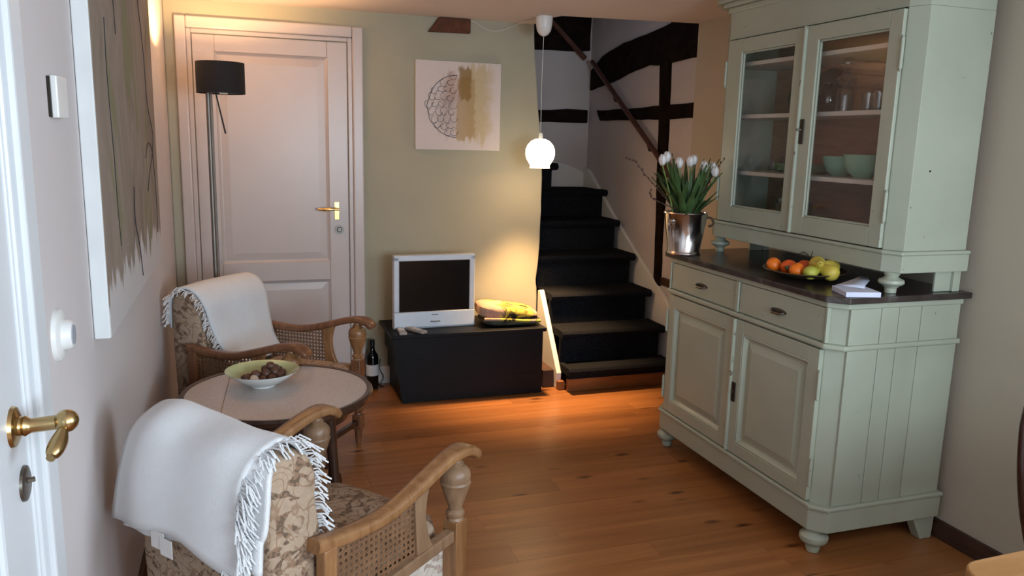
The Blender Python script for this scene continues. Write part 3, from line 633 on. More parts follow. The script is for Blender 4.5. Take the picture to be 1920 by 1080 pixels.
# ------------------------------------------------------------------ floor lamp
LX, LY = -0.135, 4.20
la = thing('floor_lamp', 'slim steel floor lamp with a black drum shade before the white door', 'lamp', (LX, LY, 0))
MB().lathe([(0.125, 0.0), (0.125, 0.012), (0.115, 0.02), (0.02, 0.024)], (0, 0, 0), 32).build('base', 'steel', la, smooth=True)
MB().tube([(0, 0, 0.02), (0, 0, 1.69)], 0.011, 14).tube([(0.016, 0.004, 0.02), (0.016, 0.004, 1.69)], 0.004, 8).build('pole', 'steel', la, smooth=True)
sx = 0.060
MB().tube([(0, 0, 1.685), (0, 0, 1.715), (sx, 0, 1.715)], 0.008, 10).build('arm', 'steel', la, smooth=True)
MB().lathe([(0.1125, 1.690), (0.1125, 1.836), (0.109, 1.836), (0.109, 1.690), (0.1125, 1.690)], (sx, 0, 0), 40, caps=False).build('lamp_shade', 'black_fabric', la, smooth=True)
MB().lathe([(0.108, 1.696), (0.108, 1.700), (0.02, 1.700), (0.02, 1.696)], (sx, 0, 0), 32).build('diffuser', 'dark_metal', la)
MB().tube([(sx-0.025, -0.05, 1.70), (sx+0.014, -0.05, 1.50)], [0.0035, 0.0045], 8).build('pull_rod', 'dark_metal', la, smooth=True)
MB().tube([(sx-0.005, -0.10, 1.688), (sx+0.032, -0.10, 1.688)], 0.006, 8).build('switch', 'chrome', la, smooth=True)
MB().lathe([(0.02, 1.725), (0.026, 1.737), (0.022, 1.75), (0.01, 1.75)], (sx, 0, 0), 16).build('bulb', 'bulb', la, smooth=True)
light('floor_lamp_bulb', 'POINT', (LX+sx, LY, 1.782), 40, WARM, shadow_soft_size=0.02)

# ------------------------------------------------------------------ black chest and what stands on it
CO = (1.26, 4.5, 0)
ch = thing('storage_chest', 'long black painted wooden chest against the back wall under the television', 'chest', CO)
ztop = 0.385
def slab(name, y0, y1, z0, z1, xa0, xa1, xb, mat='chest_wood'):
    pass
for k in range(3):
    z0, z1 = 0.005+k*0.127, 0.005+(k+1)*0.127-0.0004
    xa = lambda z: 0.832-0.05*z/0.385
    p = MB(CO).prism([(xa(z0), z0), (1.683, z0), (1.683, z1), (xa(z1), z1)], 'y', 4.318, 4.338).build('plank', 'chest_wood', ch)
    MB(CO).prism([(4.338, z0), (4.70, z0), (4.70, z1), (4.338, z1)], 'x', xa(z0), xa(z0)+0.02).build('plank', 'chest_wood', ch, bevel=0.002, segs=1)
MB(CO).box((1.663, 4.338, 0.005), (1.683, 4.70, ztop)).build('side_panel', 'chest_wood', ch, bevel=0.002)
MB(CO).box((0.83, 4.685, 0.005), (1.663, 4.705, ztop)).build('back_panel', 'chest_wood', ch)
MB(CO).box((0.768, 4.30, ztop), (1.70, 4.718, 0.408)).build('lid', 'chest_wood', ch, bevel=0.004)
for xx in (0.84, 1.64):
    MB(CO).box((xx, 4.325, 0.0), (xx+0.03, 4.70, 0.006)).build('foot_strip', 'chest_wood', ch)

TO = (1.05, 4.47, 0.408)
tv = thing('television', 'silver framed flat television standing on the black chest', 'television', TO, rz=radians(1.5))
def q(x, z): return (x, z)
# slightly leaning frame
def tvbox(mb, x0, x1, z0, z1, y0, y1): mb.box((x0, y0, z0), (x1, y1, z1))
f = MB()
tvbox(f, -0.243, -0.210, 0.10, 0.425, -0.02, 0.03); tvbox(f, 0.210, 0.243, 0.10, 0.425, -0.02, 0.03)
tvbox(f, -0.243, 0.243, 0.398, 0.432, -0.02, 0.03)
f.build('frame', 'silver_plastic', tv, bevel=0.005)
MB().prism([(-0.02, 0.0), (-0.028, 0.01), (-0.022, 0.10), (0.03, 0.10), (0.03, 0.0)], 'x', -0.243, 0.243).build('speaker_bar', 'silver_plastic', tv, bevel=0.004)
MB().box((-0.212, -0.012, 0.096), (0.212, 0.028, 0.40)).build('screen', 'screen', tv)
MB().box((-0.20, 0.028, 0.03), (0.20, 0.09, 0.38)).build('back_cover', 'grey_plastic', tv, bevel=0.02)
MB().box((-0.12, -0.01, 0.0), (0.12, 0.14, 0.012)).build('stand', 'silver_plastic', tv, bevel=0.004)
MB().tube([(-0.028, -0.0275, 0.042), (0, -0.029, 0.040), (0.030, -0.0275, 0.042)], 0.004, 8).build('button_bar', 'logo_grey', tv, smooth=True)
lg = MB()
for i in range(6): lg.box((-0.02+i*0.007, -0.0245, 0.078), (-0.0152+i*0.007, -0.0235, 0.084))
lg.build('logo', 'logo_grey', tv)

def remote(loc, rz, label, L=0.125, mat='grey_plastic'):
    o = thing('remote_control', label, 'remote control', loc, rz, 'remote controls on the chest')
    MB().box((-0.022, -L/2, 0), (0.022, L/2, 0.018)).build('casing', mat, o, bevel=0.006, segs=3)
    k = MB()
    for r in range(5):
        for c in range(3): k.box((-0.015+c*0.011, -L/2+0.045+r*0.013, 0.018), (-0.008+c*0.011, -L/2+0.052+r*0.013, 0.0195))
    k.build('button', 'white_plastic', o)['kind'] = 'stuff'
remote((0.838, 4.365, 0.4085), radians(-2), 'grey remote control lying straight, left one before the television')
remote((0.925, 4.375, 0.4085), radians(28), 'grey remote control lying slanted, right one before the television', 0.15)

# folded blanket
BO = (1.51, 4.50, 0.408)
fb = thing('folded_blanket', 'folded yellow, pink and black patterned blanket lying on the black chest', 'blanket', BO, rz=radians(-4))
def pillow(x0, x1, y0, y1, z0, z1, k=3.0, n=18, jit=0.004, slope=0.0, skew=0.0):
    vs = []; fs = []
    cx, cy, cz = (x0+x1)/2, (y0+y1)/2, (z0+z1)/2; hx, hy, hz = (x1-x0)/2, (y1-y0)/2, (z1-z0)/2
    seg = 28; rings = 10
    for i in range(rings+1):
        a = pi*i/rings; sz = -cos(a); rr_ = max(sin(a), 1e-3)**0.45
        for j in range(seg):
            b = 2*pi*j/seg; c, s = cos(b), sin(b); d = (abs(c)**6+abs(s)**6)**(1/6)
            X = cx+hx*rr_*c/d; Y = cy+hy*rr_*s/d
            Z = cz+hz*(abs(sz)**0.8)*(1 if sz > 0 else -1)+(slope*(X-cx) if sz > -0.3 else 0)
            vs.append((X+skew*(Z-cz)+R.uniform(-jit, jit), Y+R.uniform(-jit, jit), Z+(R.uniform(-jit, jit) if sz > -0.2 else 0)))
    for i in range(rings):
        for j in range(seg):
            j2 = (j+1) % seg; fs.append((i*seg+j, i*seg+j2, (i+1)*seg+j2, (i+1)*seg+j))
    return vs, fs
for i, (a, b2, c, d, z0, z1) in enumerate([(-0.17, 0.195, -0.145, 0.13, 0.002, 0.052), (-0.19, 0.180, -0.135, 0.13, 0.040, 0.118)]):
    vs, fs = pillow(a, b2, c, d, z0, z1, slope=-0.13 if i else 0, jit=0.003)
    MB().add(vs, fs).build('fold_layer', 'patterned' if i else 'patterned_dark', fb, smooth=True, sub=1)
MB().tube(crom([(-0.17, -0.137, 0.052), (-0.05, -0.143, 0.047), (0.08, -0.140, 0.036), (0.18, -0.12, 0.028)], 5), 0.010, 8).build('hem', 'patterned', fb, smooth=True)

# wine bottle
o = thing('wine_bottle', 'dark wine bottle with a white label standing on the floor beside the chest', 'bottle', (0.715, 4.66, 0))
MB().lathe([(0.03, 0.0), (0.037, 0.004), (0.0375, 0.19), (0.034, 0.21), (0.02, 0.232), (0.0145, 0.25), (0.0145, 0.285)], seg=28).build('bottle_body', 'bottle_glass', o, smooth=True, angle=60)
MB().lathe([(0.0155, 0.262), (0.0158, 0.303), (0.006, 0.305)], seg=20).build('capsule', 'black_plastic', o, smooth=True)
MB().lathe([(0.0379, 0.085), (0.0381, 0.086), (0.0381, 0.152), (0.0379, 0.153)], seg=28, caps=False).build('bottle_label', 'paper', o, smooth=True)
o = MB().tube(crom([(0.775, 4.73, 0.16), (0.77, 4.72, 0.1), (0.79, 4.70, 0.05), (0.765, 4.69, 0.005), (0.79, 4.66, 0.004)], 5), 0.003, 6).build('electric_cable', 'black_plastic', smooth=True)
tag(o, 'thin dark cable looping between the wine bottle and the chest', 'cable')

# ------------------------------------------------------------------ armchairs
def zq(z): return z if z < 0.45 else 0.45+(z-0.45)*0.918
def make_chair(name, label, loc, rz, wood_a='chair_wood', wood_b='chair_wood_grey'):
    c = thing(name, label, 'armchair', loc, rz)
    for s in (-1, 1):
        yy = 0.28*s
        pf = [(0.012, 0.0), (0.016, 0.03), (0.020, 0.075)]
        MB().lathe(pf+[(0.022, 0.08)], (0, yy, 0), 16).box((-0.023, yy-0.023, 0.08), (0.023, yy+0.023, 0.155)).lathe([(0.020, 0.155), (0.016, 0.165), (0.026, 0.18), (0.030, 0.195), (0.024, 0.212), (0.018, 0.22)], (0, yy, 0), 18).box((-0.025, yy-0.025, 0.22), (0.025, yy+0.025, 0.435)).build('front_leg', wood_a, c, smooth=True, bevel=0.003)
        MB().lathe([(0.025, 0.435), (0.022, 0.442), (0.027, 0.450), (0.027, 0.457), (0.019, 0.466), (0.022, 0.480), (0.032, 0.507), (0.0405, 0.535), (0.0415, 0.540), (0.0445, 0.546), (0.0415, 0.552), (0.0435, 0.565), (0.0415, 0.580), (0.031, 0.593), (0.022, 0.598), (0.024, 0.604), (0.018, 0.609), (0.015, 0.622)], (0, yy, 0), 26).build('baluster', wood_b, c, smooth=True)
        # arm
        pts = crom([(-0.525, yy*0.97, 0.575), (-0.40, yy*0.98, 0.560), (-0.28, yy, 0.564), (-0.15, yy, 0.597), (-0.05, yy, 0.626), (0.02, yy, 0.634), (0.062, yy, 0.622), (0.085, yy, 0.600)], 5)
        n = len(pts)
        rad = []
        for i in range(n):
            t = i/(n-1); w = 0.022+0.008*t+(0.006*sin(pi*min(1, max(0, (t-0.6)/0.4))) if t > 0.6 else 0); h = 0.017-0.002*t
            if i == n-1: w *= 0.8; h *= 0.5
            if i == n-2: h *= 0.85
            rad.append((w, h))
        MB().tube(pts, rad, 20, up=(0, 0, 1), square=True).build('armrest', wood_a, c, smooth=True, angle=50)
        # curved slat between arm and rail
        sl = []
        for i in range(11):
            t = i/10; z = 0.40+t*0.192; bow = 0.016*(2*t-1)**2
            sl.append((-0.155-0.012*t, z, 0.045+bow*0.0, bow))
        poly = [(x-0.022, z) for x, z, w, b in sl]+[(x+0.020+b*1.6, z+0.02*0) for x, z, w, b in reversed(sl)]
        MB().prism(poly, 'y', yy-0.011, yy+0.011).build('arm_slat', wood_b, c, smooth=True, bevel=0.003)
        MB().prism([(-0.515, 0.30), (-0.478, 0.30), (-0.472, 0.562), (-0.512, 0.562)], 'y', yy-0.016, yy+0.016).build('back_stile', wood_a, c, bevel=0.004)
        MB().prism([(-0.50, 0.345), (-0.022, 0.375), (-0.022, 0.410), (-0.50, 0.38)], 'y', yy-0.016, yy+0.016).build('side_rail', wood_b, c, bevel=0.004)
        MB().prism([(-0.54, 0.0), (-0.50, 0.0), (-0.475, 0.34), (-0.52, 0.34)], 'y', yy*0.93-0.02, yy*0.93+0.02).build('rear_leg', wood_a, c, bevel=0.004)
        # cane webbing
        ca = MB(); x0, x1 = -0.475, -0.175; y0 = yy
        def zt(x): # underside of the arm
            return 0.548 if x < -0.28 else 0.548+(x+0.28)*0.27
        def zb(x): return 0.382+(x+0.5)*0.0628
        p = 0.0175
        nx = int((x1-x0)/p)
        for i in range(nx+1):
            x = x0+i*p
            for d in (-0.0022, 0.0022): ca.box((x+d-0.0012, y0-0.001, zb(x)), (x+d+0.0012, y0+0.001, zt(x)))
        z = 0.388
        while z < 0.60:
            xa = x0; 
            xb = x1
            # start/end where inside the panel
            xs = [x0+(x1-x0)*k/40 for k in range(41)]; ok = [x for x in xs if zb(x) < z < zt(x)]
            if ok:
                for d in (-0.0022, 0.0022): ca.box((ok[0], y0-0.0018, z+d-0.0012), (ok[-1], y0+0.0018, z+d+0.0012))
            z += p
        for sg in (-1, 1):
            k = -20
            while k < 45:
                # diagonals through the crossings
                xa = x0+k*p; seg = []
                for j in range(0, 40):
                    t = j*p*0.5; x = xa+t; zz = 0.388+p/2+(t if sg > 0 else 0.19-t)
                    if x0 <= x <= x1 and zb(x) <= zz <= zt(x): seg.append((x, y0, zz))
                if len(seg) > 1: ca.tube([seg[0], seg[-1]], 0.0012, 4)
                k += 1
        ca.build('cane_panel', 'cane', c)['kind'] = 'stuff'
    MB().box((-0.012, -0.26, 0.105), (0.012, 0.26, 0.13)).build('stretcher', 'table_wood', c, bevel=0.003)  # darker wood than the frame, to colour in the shadow it stands in
    MB().box((-0.50, -0.255, 0.20), (-0.005, 0.255, 0.372)).build('seat_base', 'brocade_pale', c, bevel=0.012)
    tk = MB()
    for s in (-1, 1):
        for i in range(9): tk.sphere((-0.03-0.05*i, 0.2555*s, 0.365-0.002*i), 0.004, 6, 4)
    tk.build('upholstery_nail', 'dark_metal', c)['kind'] = 'stuff'
    vs, fs = pillow(-0.47, 0.02, -0.245, 0.245, 0.34, 0.445, jit=0.0015)
    MB().add(vs, fs).build('seat_cushion', 'brocade', c, smooth=True)
    # padded back with rolled top
    prof = [(-0.44, 0.28), (-0.455, 0.45), (-0.478, 0.62), (-0.490, 0.70), (-0.487, 0.735), (-0.490, 0.775), (-0.508, 0.815), (-0.540, 0.838), (-0.580, 0.842), (-0.612, 0.825), (-0.628, 0.79), (-0.632, 0.70), (-0.632, 0.55), (-0.622, 0.28)]
    prof = [(p.x, zq(p.z)) for p in crom([(a, 0, b) for a, b in prof], 3)]
    cx = sum(p[0] for p in prof)/len(prof)
    mb = MB(); layers = [(-0.250, 0.80, -0.014), (-0.246, 0.91, -0.006), (-0.236, 0.98, -0.001), (-0.22, 1, 0), (-0.11, 1.02, 0.003), (0.0, 1.03, 0.004), (0.11, 1.02, 0.003), (0.22, 1, 0), (0.236, 0.98, -0.001), (0.246, 0.91, -0.006), (0.250, 0.80, -0.014)]
    rows = []
    for yy, s, dz in layers:
        rows.append([(cx+(a-cx)*s, yy, b+dz*(1 if b > 0.7 else 0)) for a, b in prof]+[(cx+(prof[0][0]-cx)*s, yy, prof[0][1])])
    mb.grid(rows)
    n = len(rows[0]); mb.f.append(tuple(range(n-1))); mb.f.append(tuple((len(rows)-1)*n+i for i in range(n-1)))
    mb.build('backrest', 'brocade', c, smooth=True, angle=60)
    return c
chA = make_chair('armchair', 'cane sided wooden armchair with a cream throw by the white door', (0.341, 3.555, 0), radians(-36.9), 'chair_wood_dim', 'chair_wood')
chB = make_chair('armchair', 'cane sided wooden armchair in the foreground seen from behind', (0.374, 2.268, 0), radians(38))

# ------------------------------------------------------------------ throws
def fringe(mb, edge, outdirs, length=0.038, step=0.0045, rad=0.0017, droop=0.5):
    # edge: list of points, outdirs: matching outward directions
    total = 0; E = [Vector(p) for p in edge]
    for i in range(len(E)-1):
        a, b = E[i], E[i+1]; L = (b-a).length; n = max(1, int(L/step))
        for k in range(n):
            p = a.lerp(b, (k+R.random())/n); d = (Vector(outdirs[i])*1.0+Vector((R.uniform(-.45, .45), R.uniform(-.45, .45), R.uniform(-.45, .45)))).normalized()
            l = length*R.uniform(0.7, 1.2)
            q1 = p+d*l*0.5; q2 = q1+(d*(1-droop)+Vector((R.uniform(-.3, .3), R.uniform(-.3, .3), -1))*droop).normalized()*l*0.5
            mb.tube([p-d*0.004, q1, q2], [rad, rad*1.1, rad*1.3], 5)
def throw(name, label, loc, rz, ctrl, tassels, thick=0.011, wav=0.004):
    # ctrl: rows along the drape, each a list of points across
    o = thing(name, label, 'blanket', loc, rz)
    for li, rows in enumerate(ctrl):
        rows = [[(a, b, zq(c_)) for a, b, c_ in r_] for r_ in rows]
        fine = [crom(r, 7) for r in rows]
        cols = list(zip(*fine)); cols = [crom(c, 6) for c in cols]; grid = list(zip(*cols))
        g2 = []
        for i, r in enumerate(grid):
            g2.append([p+Vector((R.uniform(-1, 1), 0, R.uniform(-1, 1)))*wav*0.1+Vector((sin(j*0.55+li)*wav, 0, 0)) for j, p in enumerate(r)])
        MB().grid(g2).build('cloth', 'wool', o, smooth=True, solid=thick, angle=180)
    mb = MB()
    for e, d in tassels: fringe(mb, [(a, b, zq(c_)) for a, b, c_ in e], d, *( [0.05] if 'white' in label else []))
    if mb.v: mb.build('fringe', 'wool', o, smooth=True)['kind'] = 'stuff'
    return o

# throw on the foreground chair (chair frame: x forward, y to its left, z up)
def rowB(ys, x, z, dx=0, dz=0, ext=0):
    return None
B_out = [
    [(-0.470, -0.215, 0.56), (-0.468, -0.12, 0.55), (-0.465, 0.02, 0.54), (-0.465, 0.16, 0.55), (-0.470, 0.27, 0.56)],
    [(-0.475, -0.215, 0.70), (-0.472, -0.12, 0.70), (-0.470, 0.02, 0.70), (-0.470, 0.16, 0.70), (-0.476, 0.28, 0.69)],
    [(-0.492, -0.215, 0.80), (-0.488, -0.12, 0.805), (-0.486, 0.02, 0.81), (-0.486, 0.16, 0.81), (-0.495, 0.26, 0.80)],
    [(-0.555, -0.215, 0.862), (-0.555, -0.12, 0.862), (-0.555, 0.02, 0.862), (-0.555, 0.13, 0.880), (-0.56, 0.215, 0.866)],
    [(-0.640, -0.205, 0.82), (-0.645, -0.12, 0.832), (-0.648, 0.02, 0.828), (-0.650, 0.13, 0.850), (-0.640, 0.228, 0.815)],
    [(-0.670, -0.200, 0.72), (-0.672, -0.12, 0.72), (-0.68, 0.02, 0.72), (-0.685, 0.15, 0.72), (-0.672, 0.248, 0.70)],
    [(-0.684, -0.225, 0.530), (-0.684, -0.13, 0.560), (-0.69, 0.02, 0.595), (-0.69, 0.16, 0.575), (-0.682, 0.276, 0.560)],
]
# inner folded layer peeks out under the hem
B_low = [
    [(-0.662, -0.26, 0.66), (-0.665, -0.12, 0.66), (-0.668, 0.02, 0.66), (-0.668, 0.15, 0.64), (-0.665, 0.235, 0.62)],
    [(-0.672, -0.265, 0.575), (-0.675, -0.12, 0.585), (-0.678, 0.02, 0.575), (-0.68, 0.15, 0.555), (-0.672, 0.235, 0.548)],
]
B_side = [
    [(-0.60, -0.14, 0.848), (-0.60, -0.20, 0.845), (-0.60, -0.240, 0.835)],
    [(-0.637, -0.14, 0.82), (-0.636, -0.20, 0.815), (-0.628, -0.258, 0.80)],
    [(-0.650, -0.14, 0.74), (-0.650, -0.20, 0.74), (-0.643, -0.266, 0.73)],
    [(-0.660, -0.14, 0.66), (-0.660, -0.20, 0.66), (-0.653, -0.268, 0.68)],
    [(-0.662, -0.14, 0.625), (-0.663, -0.20, 0.63), (-0.656, -0.255, 0.645)],
]
tas = []
e = [(-0.472, -0.218, 0.56), (-0.478, -0.218, 0.68), (-0.492, -0.218, 0.79), (-0.52, -0.218, 0.845), (-0.56, -0.217, 0.862), (-0.61, -0.212, 0.848), (-0.648, -0.208, 0.80), (-0.674, -0.204, 0.72), (-0.688, -0.222, 0.54)]
d = [(0.75, -0.6, 0), (0.8, -0.5, 0.1), (0.8, -0.6, 0.2), (0.5, -0.8, 0.3), (0, -1, 0.3), (-0.1, -1, 0.1), (0.05, -1, -0.2), (0.1, -1, -0.3)]
tas.append((e, d))
tas.append(([(-0.655, -0.205, 0.80), (-0.678, -0.20, 0.72), (-0.690, -0.222, 0.54)], [(-0.3, -1, -0.3), (-0.3, -1, -0.4)]))
tas.append(([(-0.657, -0.208, 0.78), (-0.680, -0.204, 0.70), (-0.692, -0.222, 0.535)], [(0.0, -1, -0.5), (0, -1, -0.6)]))
tas.append(([(-0.688, -0.225, 0.54), (-0.686, -0.16, 0.56)], [(0, -0.3, -1)]))
thB = throw('throw_blanket', 'white fringed wool throw over the back of the foreground armchair', (0.374, 2.268, 0), radians(38), [B_out, B_low, B_side], tas)
# care tag
MB().box((-0.694, 0.045, 0.535), (-0.692, 0.095, 0.58)).box((-0.697, 0.01, 0.528), (-0.695, 0.055, 0.572)).build('care_tag', 'paper', thB)

A_out = [
    [(-0.36, -0.135, 0.47), (-0.37, -0.03, 0.462), (-0.38, 0.10, 0.462), (-0.40, 0.235, 0.466)],
    [(-0.435, -0.165, 0.56), (-0.44, -0.04, 0.56), (-0.445, 0.09, 0.56), (-0.45, 0.245, 0.55)],
    [(-0.468, -0.195, 0.68), (-0.470, -0.06, 0.68), (-0.470, 0.08, 0.68), (-0.472, 0.242, 0.68)],
    [(-0.478, -0.215, 0.77), (-0.480, -0.08, 0.78), (-0.480, 0.07, 0.78), (-0.480, 0.235, 0.775)],
    [(-0.515, -0.230, 0.840), (-0.515, -0.09, 0.845), (-0.515, 0.07, 0.845), (-0.515, 0.225, 0.84)],
    [(-0.575, -0.235, 0.862), (-0.575, -0.09, 0.866), (-0.575, 0.07, 0.866), (-0.575, 0.220, 0.860)],
    [(-0.640, -0.235, 0.82), (-0.642, -0.09, 0.825), (-0.642, 0.07, 0.825), (-0.64, 0.22, 0.82)],
    [(-0.650, -0.235, 0.66), (-0.652, -0.09, 0.65), (-0.652, 0.07, 0.65), (-0.65, 0.22, 0.66)],
]
e = [(-0.37, -0.14, 0.475), (-0.44, -0.17, 0.56), (-0.472, -0.20, 0.68), (-0.485, -0.222, 0.78), (-0.52, -0.235, 0.84), (-0.58, -0.24, 0.858), (-0.642, -0.24, 0.81), (-0.652, -0.24, 0.68)]
d = [(0.3, -1, -0.4), (0.2, -1, -0.3), (0.2, -1, -0.1), (0.2, -1, 0), (0, -1, 0.1), (-0.2, -1, 0), (-0.2, -1, -0.3)]
thA = throw('throw_blanket', 'cream fringed wool throw over the back of the armchair by the door', (0.341, 3.555, 0), radians(-36.9), [A_out], [(e, d)], wav=0.0025)

# ------------------------------------------------------------------ round table
TX, TY, TZ = 0.105, 2.98, 0.56
tb = thing('round_table', 'round side table with pale top in a dark wooden rim between the armchairs', 'table', (TX, TY, 0))
MB().lathe([(0.30, TZ-0.032), (0.338, TZ-0.030), (0.350, TZ-0.020), (0.350, TZ-0.006), (0.342, TZ+0.003), (0.328, TZ+0.001), (0.326, TZ-0.006), (0.30, TZ-0.006)], seg=72, caps=False).build('table_rim', 'table_wood', tb, smooth=True)
MB().lathe([(0.328, TZ-0.012), (0.328, TZ-0.001), (0.32, TZ)], seg=72).build('tabletop', 'tabletop', tb, smooth=True)
MB().tube([(-0.20, -0.25, TZ+0.0003), (-0.17, 0.26, TZ+0.0003)], 0.0012, 4).build('inlay_line', 'cane', tb)
MB().lathe([(0.25, TZ-0.10), (0.262, TZ-0.095), (0.262, TZ-0.035), (0.27, TZ-0.03)], seg=56).build('apron', 'table_wood', tb, smooth=True)
for k in range(4):
    a = radians(41+90*k); c, s = cos(a), sin(a)
    pts = crom([(0.252*c, 0.252*s, TZ-0.04), (0.262*c, 0.262*s, 0.42), (0.275*c, 0.275*s, 0.27), (0.285*c, 0.285*s, 0.15), (0.293*c, 0.293*s, 0.085)], 4)
    n = len(pts)
    lg_ = MB().tube(pts, [0.024-0.006*sin(pi*i/(n-1))+(0.008 if i > n-4 else 0) for i in range(n)], 14)
    lg_.sphere((0.297*c, 0.297*s, 0.040), 0.042, 20, 14).build('leg', 'table_wood', tb, smooth=True)
MB().box((-0.27, -0.012, 0.16), (0.27, 0.012, 0.19)).box((-0.012, -0.27, 0.16), (0.012, 0.27, 0.19)).build('cross_stretcher', 'table_wood', tb).rotation_euler = (0, 0, radians(41))

bo = thing('nut_bowl', 'white bowl with green inside holding walnuts on the round table', 'bowl', (0.052, 3.05, TZ+0.001))
MB().lathe([(0.045, 0.0), (0.047, 0.006), (0.075, 0.018), (0.112, 0.043), (0.134, 0.062), (0.1355, 0.064)], seg=48, caps=False).add([(0, 0, 0.001)], []).build('bowl_body', 'porcelain', bo, smooth=True)
MB().lathe([(0.1355, 0.064), (0.131, 0.063), (0.108, 0.044), (0.072, 0.021), (0.035, 0.012), (0.001, 0.011)], seg=48, caps=False).build('green_glazed_inside', 'green_glaze', bo, smooth=True)
nuts = [(-0.055, -0.045, .036, 0), (-0.028, -0.060, .036, 1), (0.000, -0.052, .034, 0), (0.028, -0.055, .036, 0), (0.055, -0.035, .036, 0), (-0.045, -0.010, .034, 0), (-0.010, -0.015, .034, 0), (0.030, -0.010, .034, 0), (0.065, 0.005, .037, 0), (-0.02, 0.03, .034, 0), (0.02, 0.03, .034, 0), (0.055, 0.04, .036, 0), (0.010, -0.035, .066, 0), (0.040, -0.022, .067, 0), (-0.022, -0.030, .062, 0), (0.045, 0.015, .068, 0), (0.012, 0.005, .070, 0), (0.028, -0.002, .092, 0)]
words = ['at the left rim', 'showing its pale broken half', 'at the front rim', 'near the front rim', 'at the right front', 'behind the left rim', 'in the middle layer', 'right of the middle', 'at the right rim', 'at the back left', 'at the back', 'at the back right', 'in the second layer at front', 'second layer, front right', 'second layer, front left', 'second layer, right', 'second layer, centre', 'topmost of the pile']
for i, (x, y_, z, kind) in enumerate(nuts):
    x *= 1.1; y_ *= 1.08; rq = math.hypot(x, y_); inner_z = 0.012 if rq < 0.035 else (0.012+(rq-0.035)*0.243 if rq < 0.072 else 0.021+(rq-0.072)*0.64)
    z = max(0.034+(z-0.034)*0.72, inner_z+0.0215)
    r = 0.0185*R.uniform(0.92, 1.06)
    o = MB().sphere((0, 0, 0), r, 12, 8, (1.0, 0.92, 0.95)).tube([(r*cos(2*pi*k/12)*1.03, 0, r*sin(2*pi*k/12)*0.98) for k in range(13)], 0.0014, 5).build('walnut', 'nutmeat' if kind else 'walnut', None, smooth=True)
    o.location = (0.052+x, 3.05+y_, TZ+0.001+z); o.rotation_euler = (R.uniform(0, 3), R.uniform(0, 3), R.uniform(0, 3))
    tag(o, ('pale cracked walnut ' if kind else 'brown walnut in the bowl ')+words[i], 'walnut', 'walnuts in the bowl')

# ------------------------------------------------------------------ dresser: lower cabinet
xf, y0c, y1c = 1.968, 2.204, 3.412
CB = (2.25, 2.81, 0)
lc = thing('sideboard', 'pale green painted sideboard with two drawers and two doors along the right wall', 'cabinet', CB)
def oct_(xf_, y0, y1, xb=2.53, ch_=0.05):
    return [(xf_+ch_, y0), (xb, y0), (xb, y1), (xf_+ch_, y1), (xf_, y1-ch_*1.1), (xf_, y0+ch_*1.1)]
P = 'green_paint'
# carcass (thin walls so that the inside stays hollow is not visible: one solid body slightly recessed)
MB(CB).prism(oct_(xf+0.006, y0c+0.006, y1c-0.006, 2.52), 'z', 0.19, 0.962).build('carcass', P, lc, bevel=0.002)
MB(CB).prism(oct_(xf-0.012, y0c-0.010, y1c+0.010, 2.535), 'z', 0.098, 0.183).build('plinth', P, lc, bevel=0.004)
MB(CB).prism(oct_(xf-0.020, y0c-0.016, y1c+0.016, 2.54), 'z', 0.183, 0.200).build('plinth_moulding', P, lc, bevel=0.006, segs=3)
MB(CB).prism(oct_(xf-0.016, y0c-0.008, y1c+0.008, 2.535), 'z', 0.792, 0.812).build('middle_moulding', P, lc, bevel=0.007, segs=3)
MB(CB).prism(oct_(xf-0.010, y0c-0.004, y1c+0.004, 2.53), 'z', 0.944, 0.966).build('top_moulding', P, lc, bevel=0.004, segs=3)
# side boards, near side
bx = [2.018, 2.155, 2.235, 2.338, 2.522]
for z0, z1, off in ((0.2, 0.792, -0.02), (0.812, 0.944, 0.0)):
    for a, b in zip(bx[:-1], bx[1:]):
        MB(CB).box((a+0.0012, y0c-0.001, z0), (b-0.0012, y0c+0.012, z1)).build('board', P, lc, bevel=0.0022, segs=2)
# doors and drawers (front faces -x)
def rings_panel(mb, ya, yb, za, zb, steps):
    vs = []; fs = []
    for (ins, dx) in steps:
        vs += [(xf+dx, ya+ins, za+ins), (xf+dx, yb-ins, za+ins), (xf+dx, yb-ins, zb-ins), (xf+dx, ya+ins, zb-ins)]
    for i in range(len(steps)-1):
        for k in range(4):
            k2 = (k+1) % 4; fs.append((i*4+k, i*4+k2, (i+1)*4+k2, (i+1)*4+k))
    b = (len(steps)-1)*4; fs.append((b, b+1, b+2, b+3)); mb.add(vs, fs)
def cab_door(ya, yb, za, zb, stile=0.052, bottom=0.05):
    d_ = MB(CB)
    d_.box((xf-0.012, ya, za), (xf+0.008, ya+stile, zb)).box((xf-0.012, yb-stile, za), (xf+0.008, yb, zb))
    d_.box((xf-0.012, ya+stile, za), (xf+0.008, yb-stile, za+bottom)).box((xf-0.012, ya+stile, zb-0.055), (xf+0.008, yb-stile, zb))
    D = d_.build('door', P, lc, bevel=0.0022, segs=2)
    mb = MB(CB); rings_panel(mb, ya+stile, yb-stile, za+bottom, zb-0.055, [(0, -0.010), (0.006, -0.0115), (0.014, -0.004), (0.020, 0.004), (0.028, 0.004), (0.052, -0.004), (0.058, -0.006)])
    mb.build('raised_panel', P, D)
    return D
dn = cab_door(2.268, 2.783, 0.205, 0.786); df = cab_door(2.800, 3.342, 0.205, 0.786)
MB(CB).tube([(xf-0.014, 2.790, 0.205), (xf-0.014, 2.790, 0.787)], 0.009, 10).build('astragal', P, lc, smooth=True)
MB(CB).box((xf-0.0165, 2.752, 0.43), (xf-0.012, 2.776, 0.515)).build('escutcheon', 'dark_metal', dn, bevel=0.003)
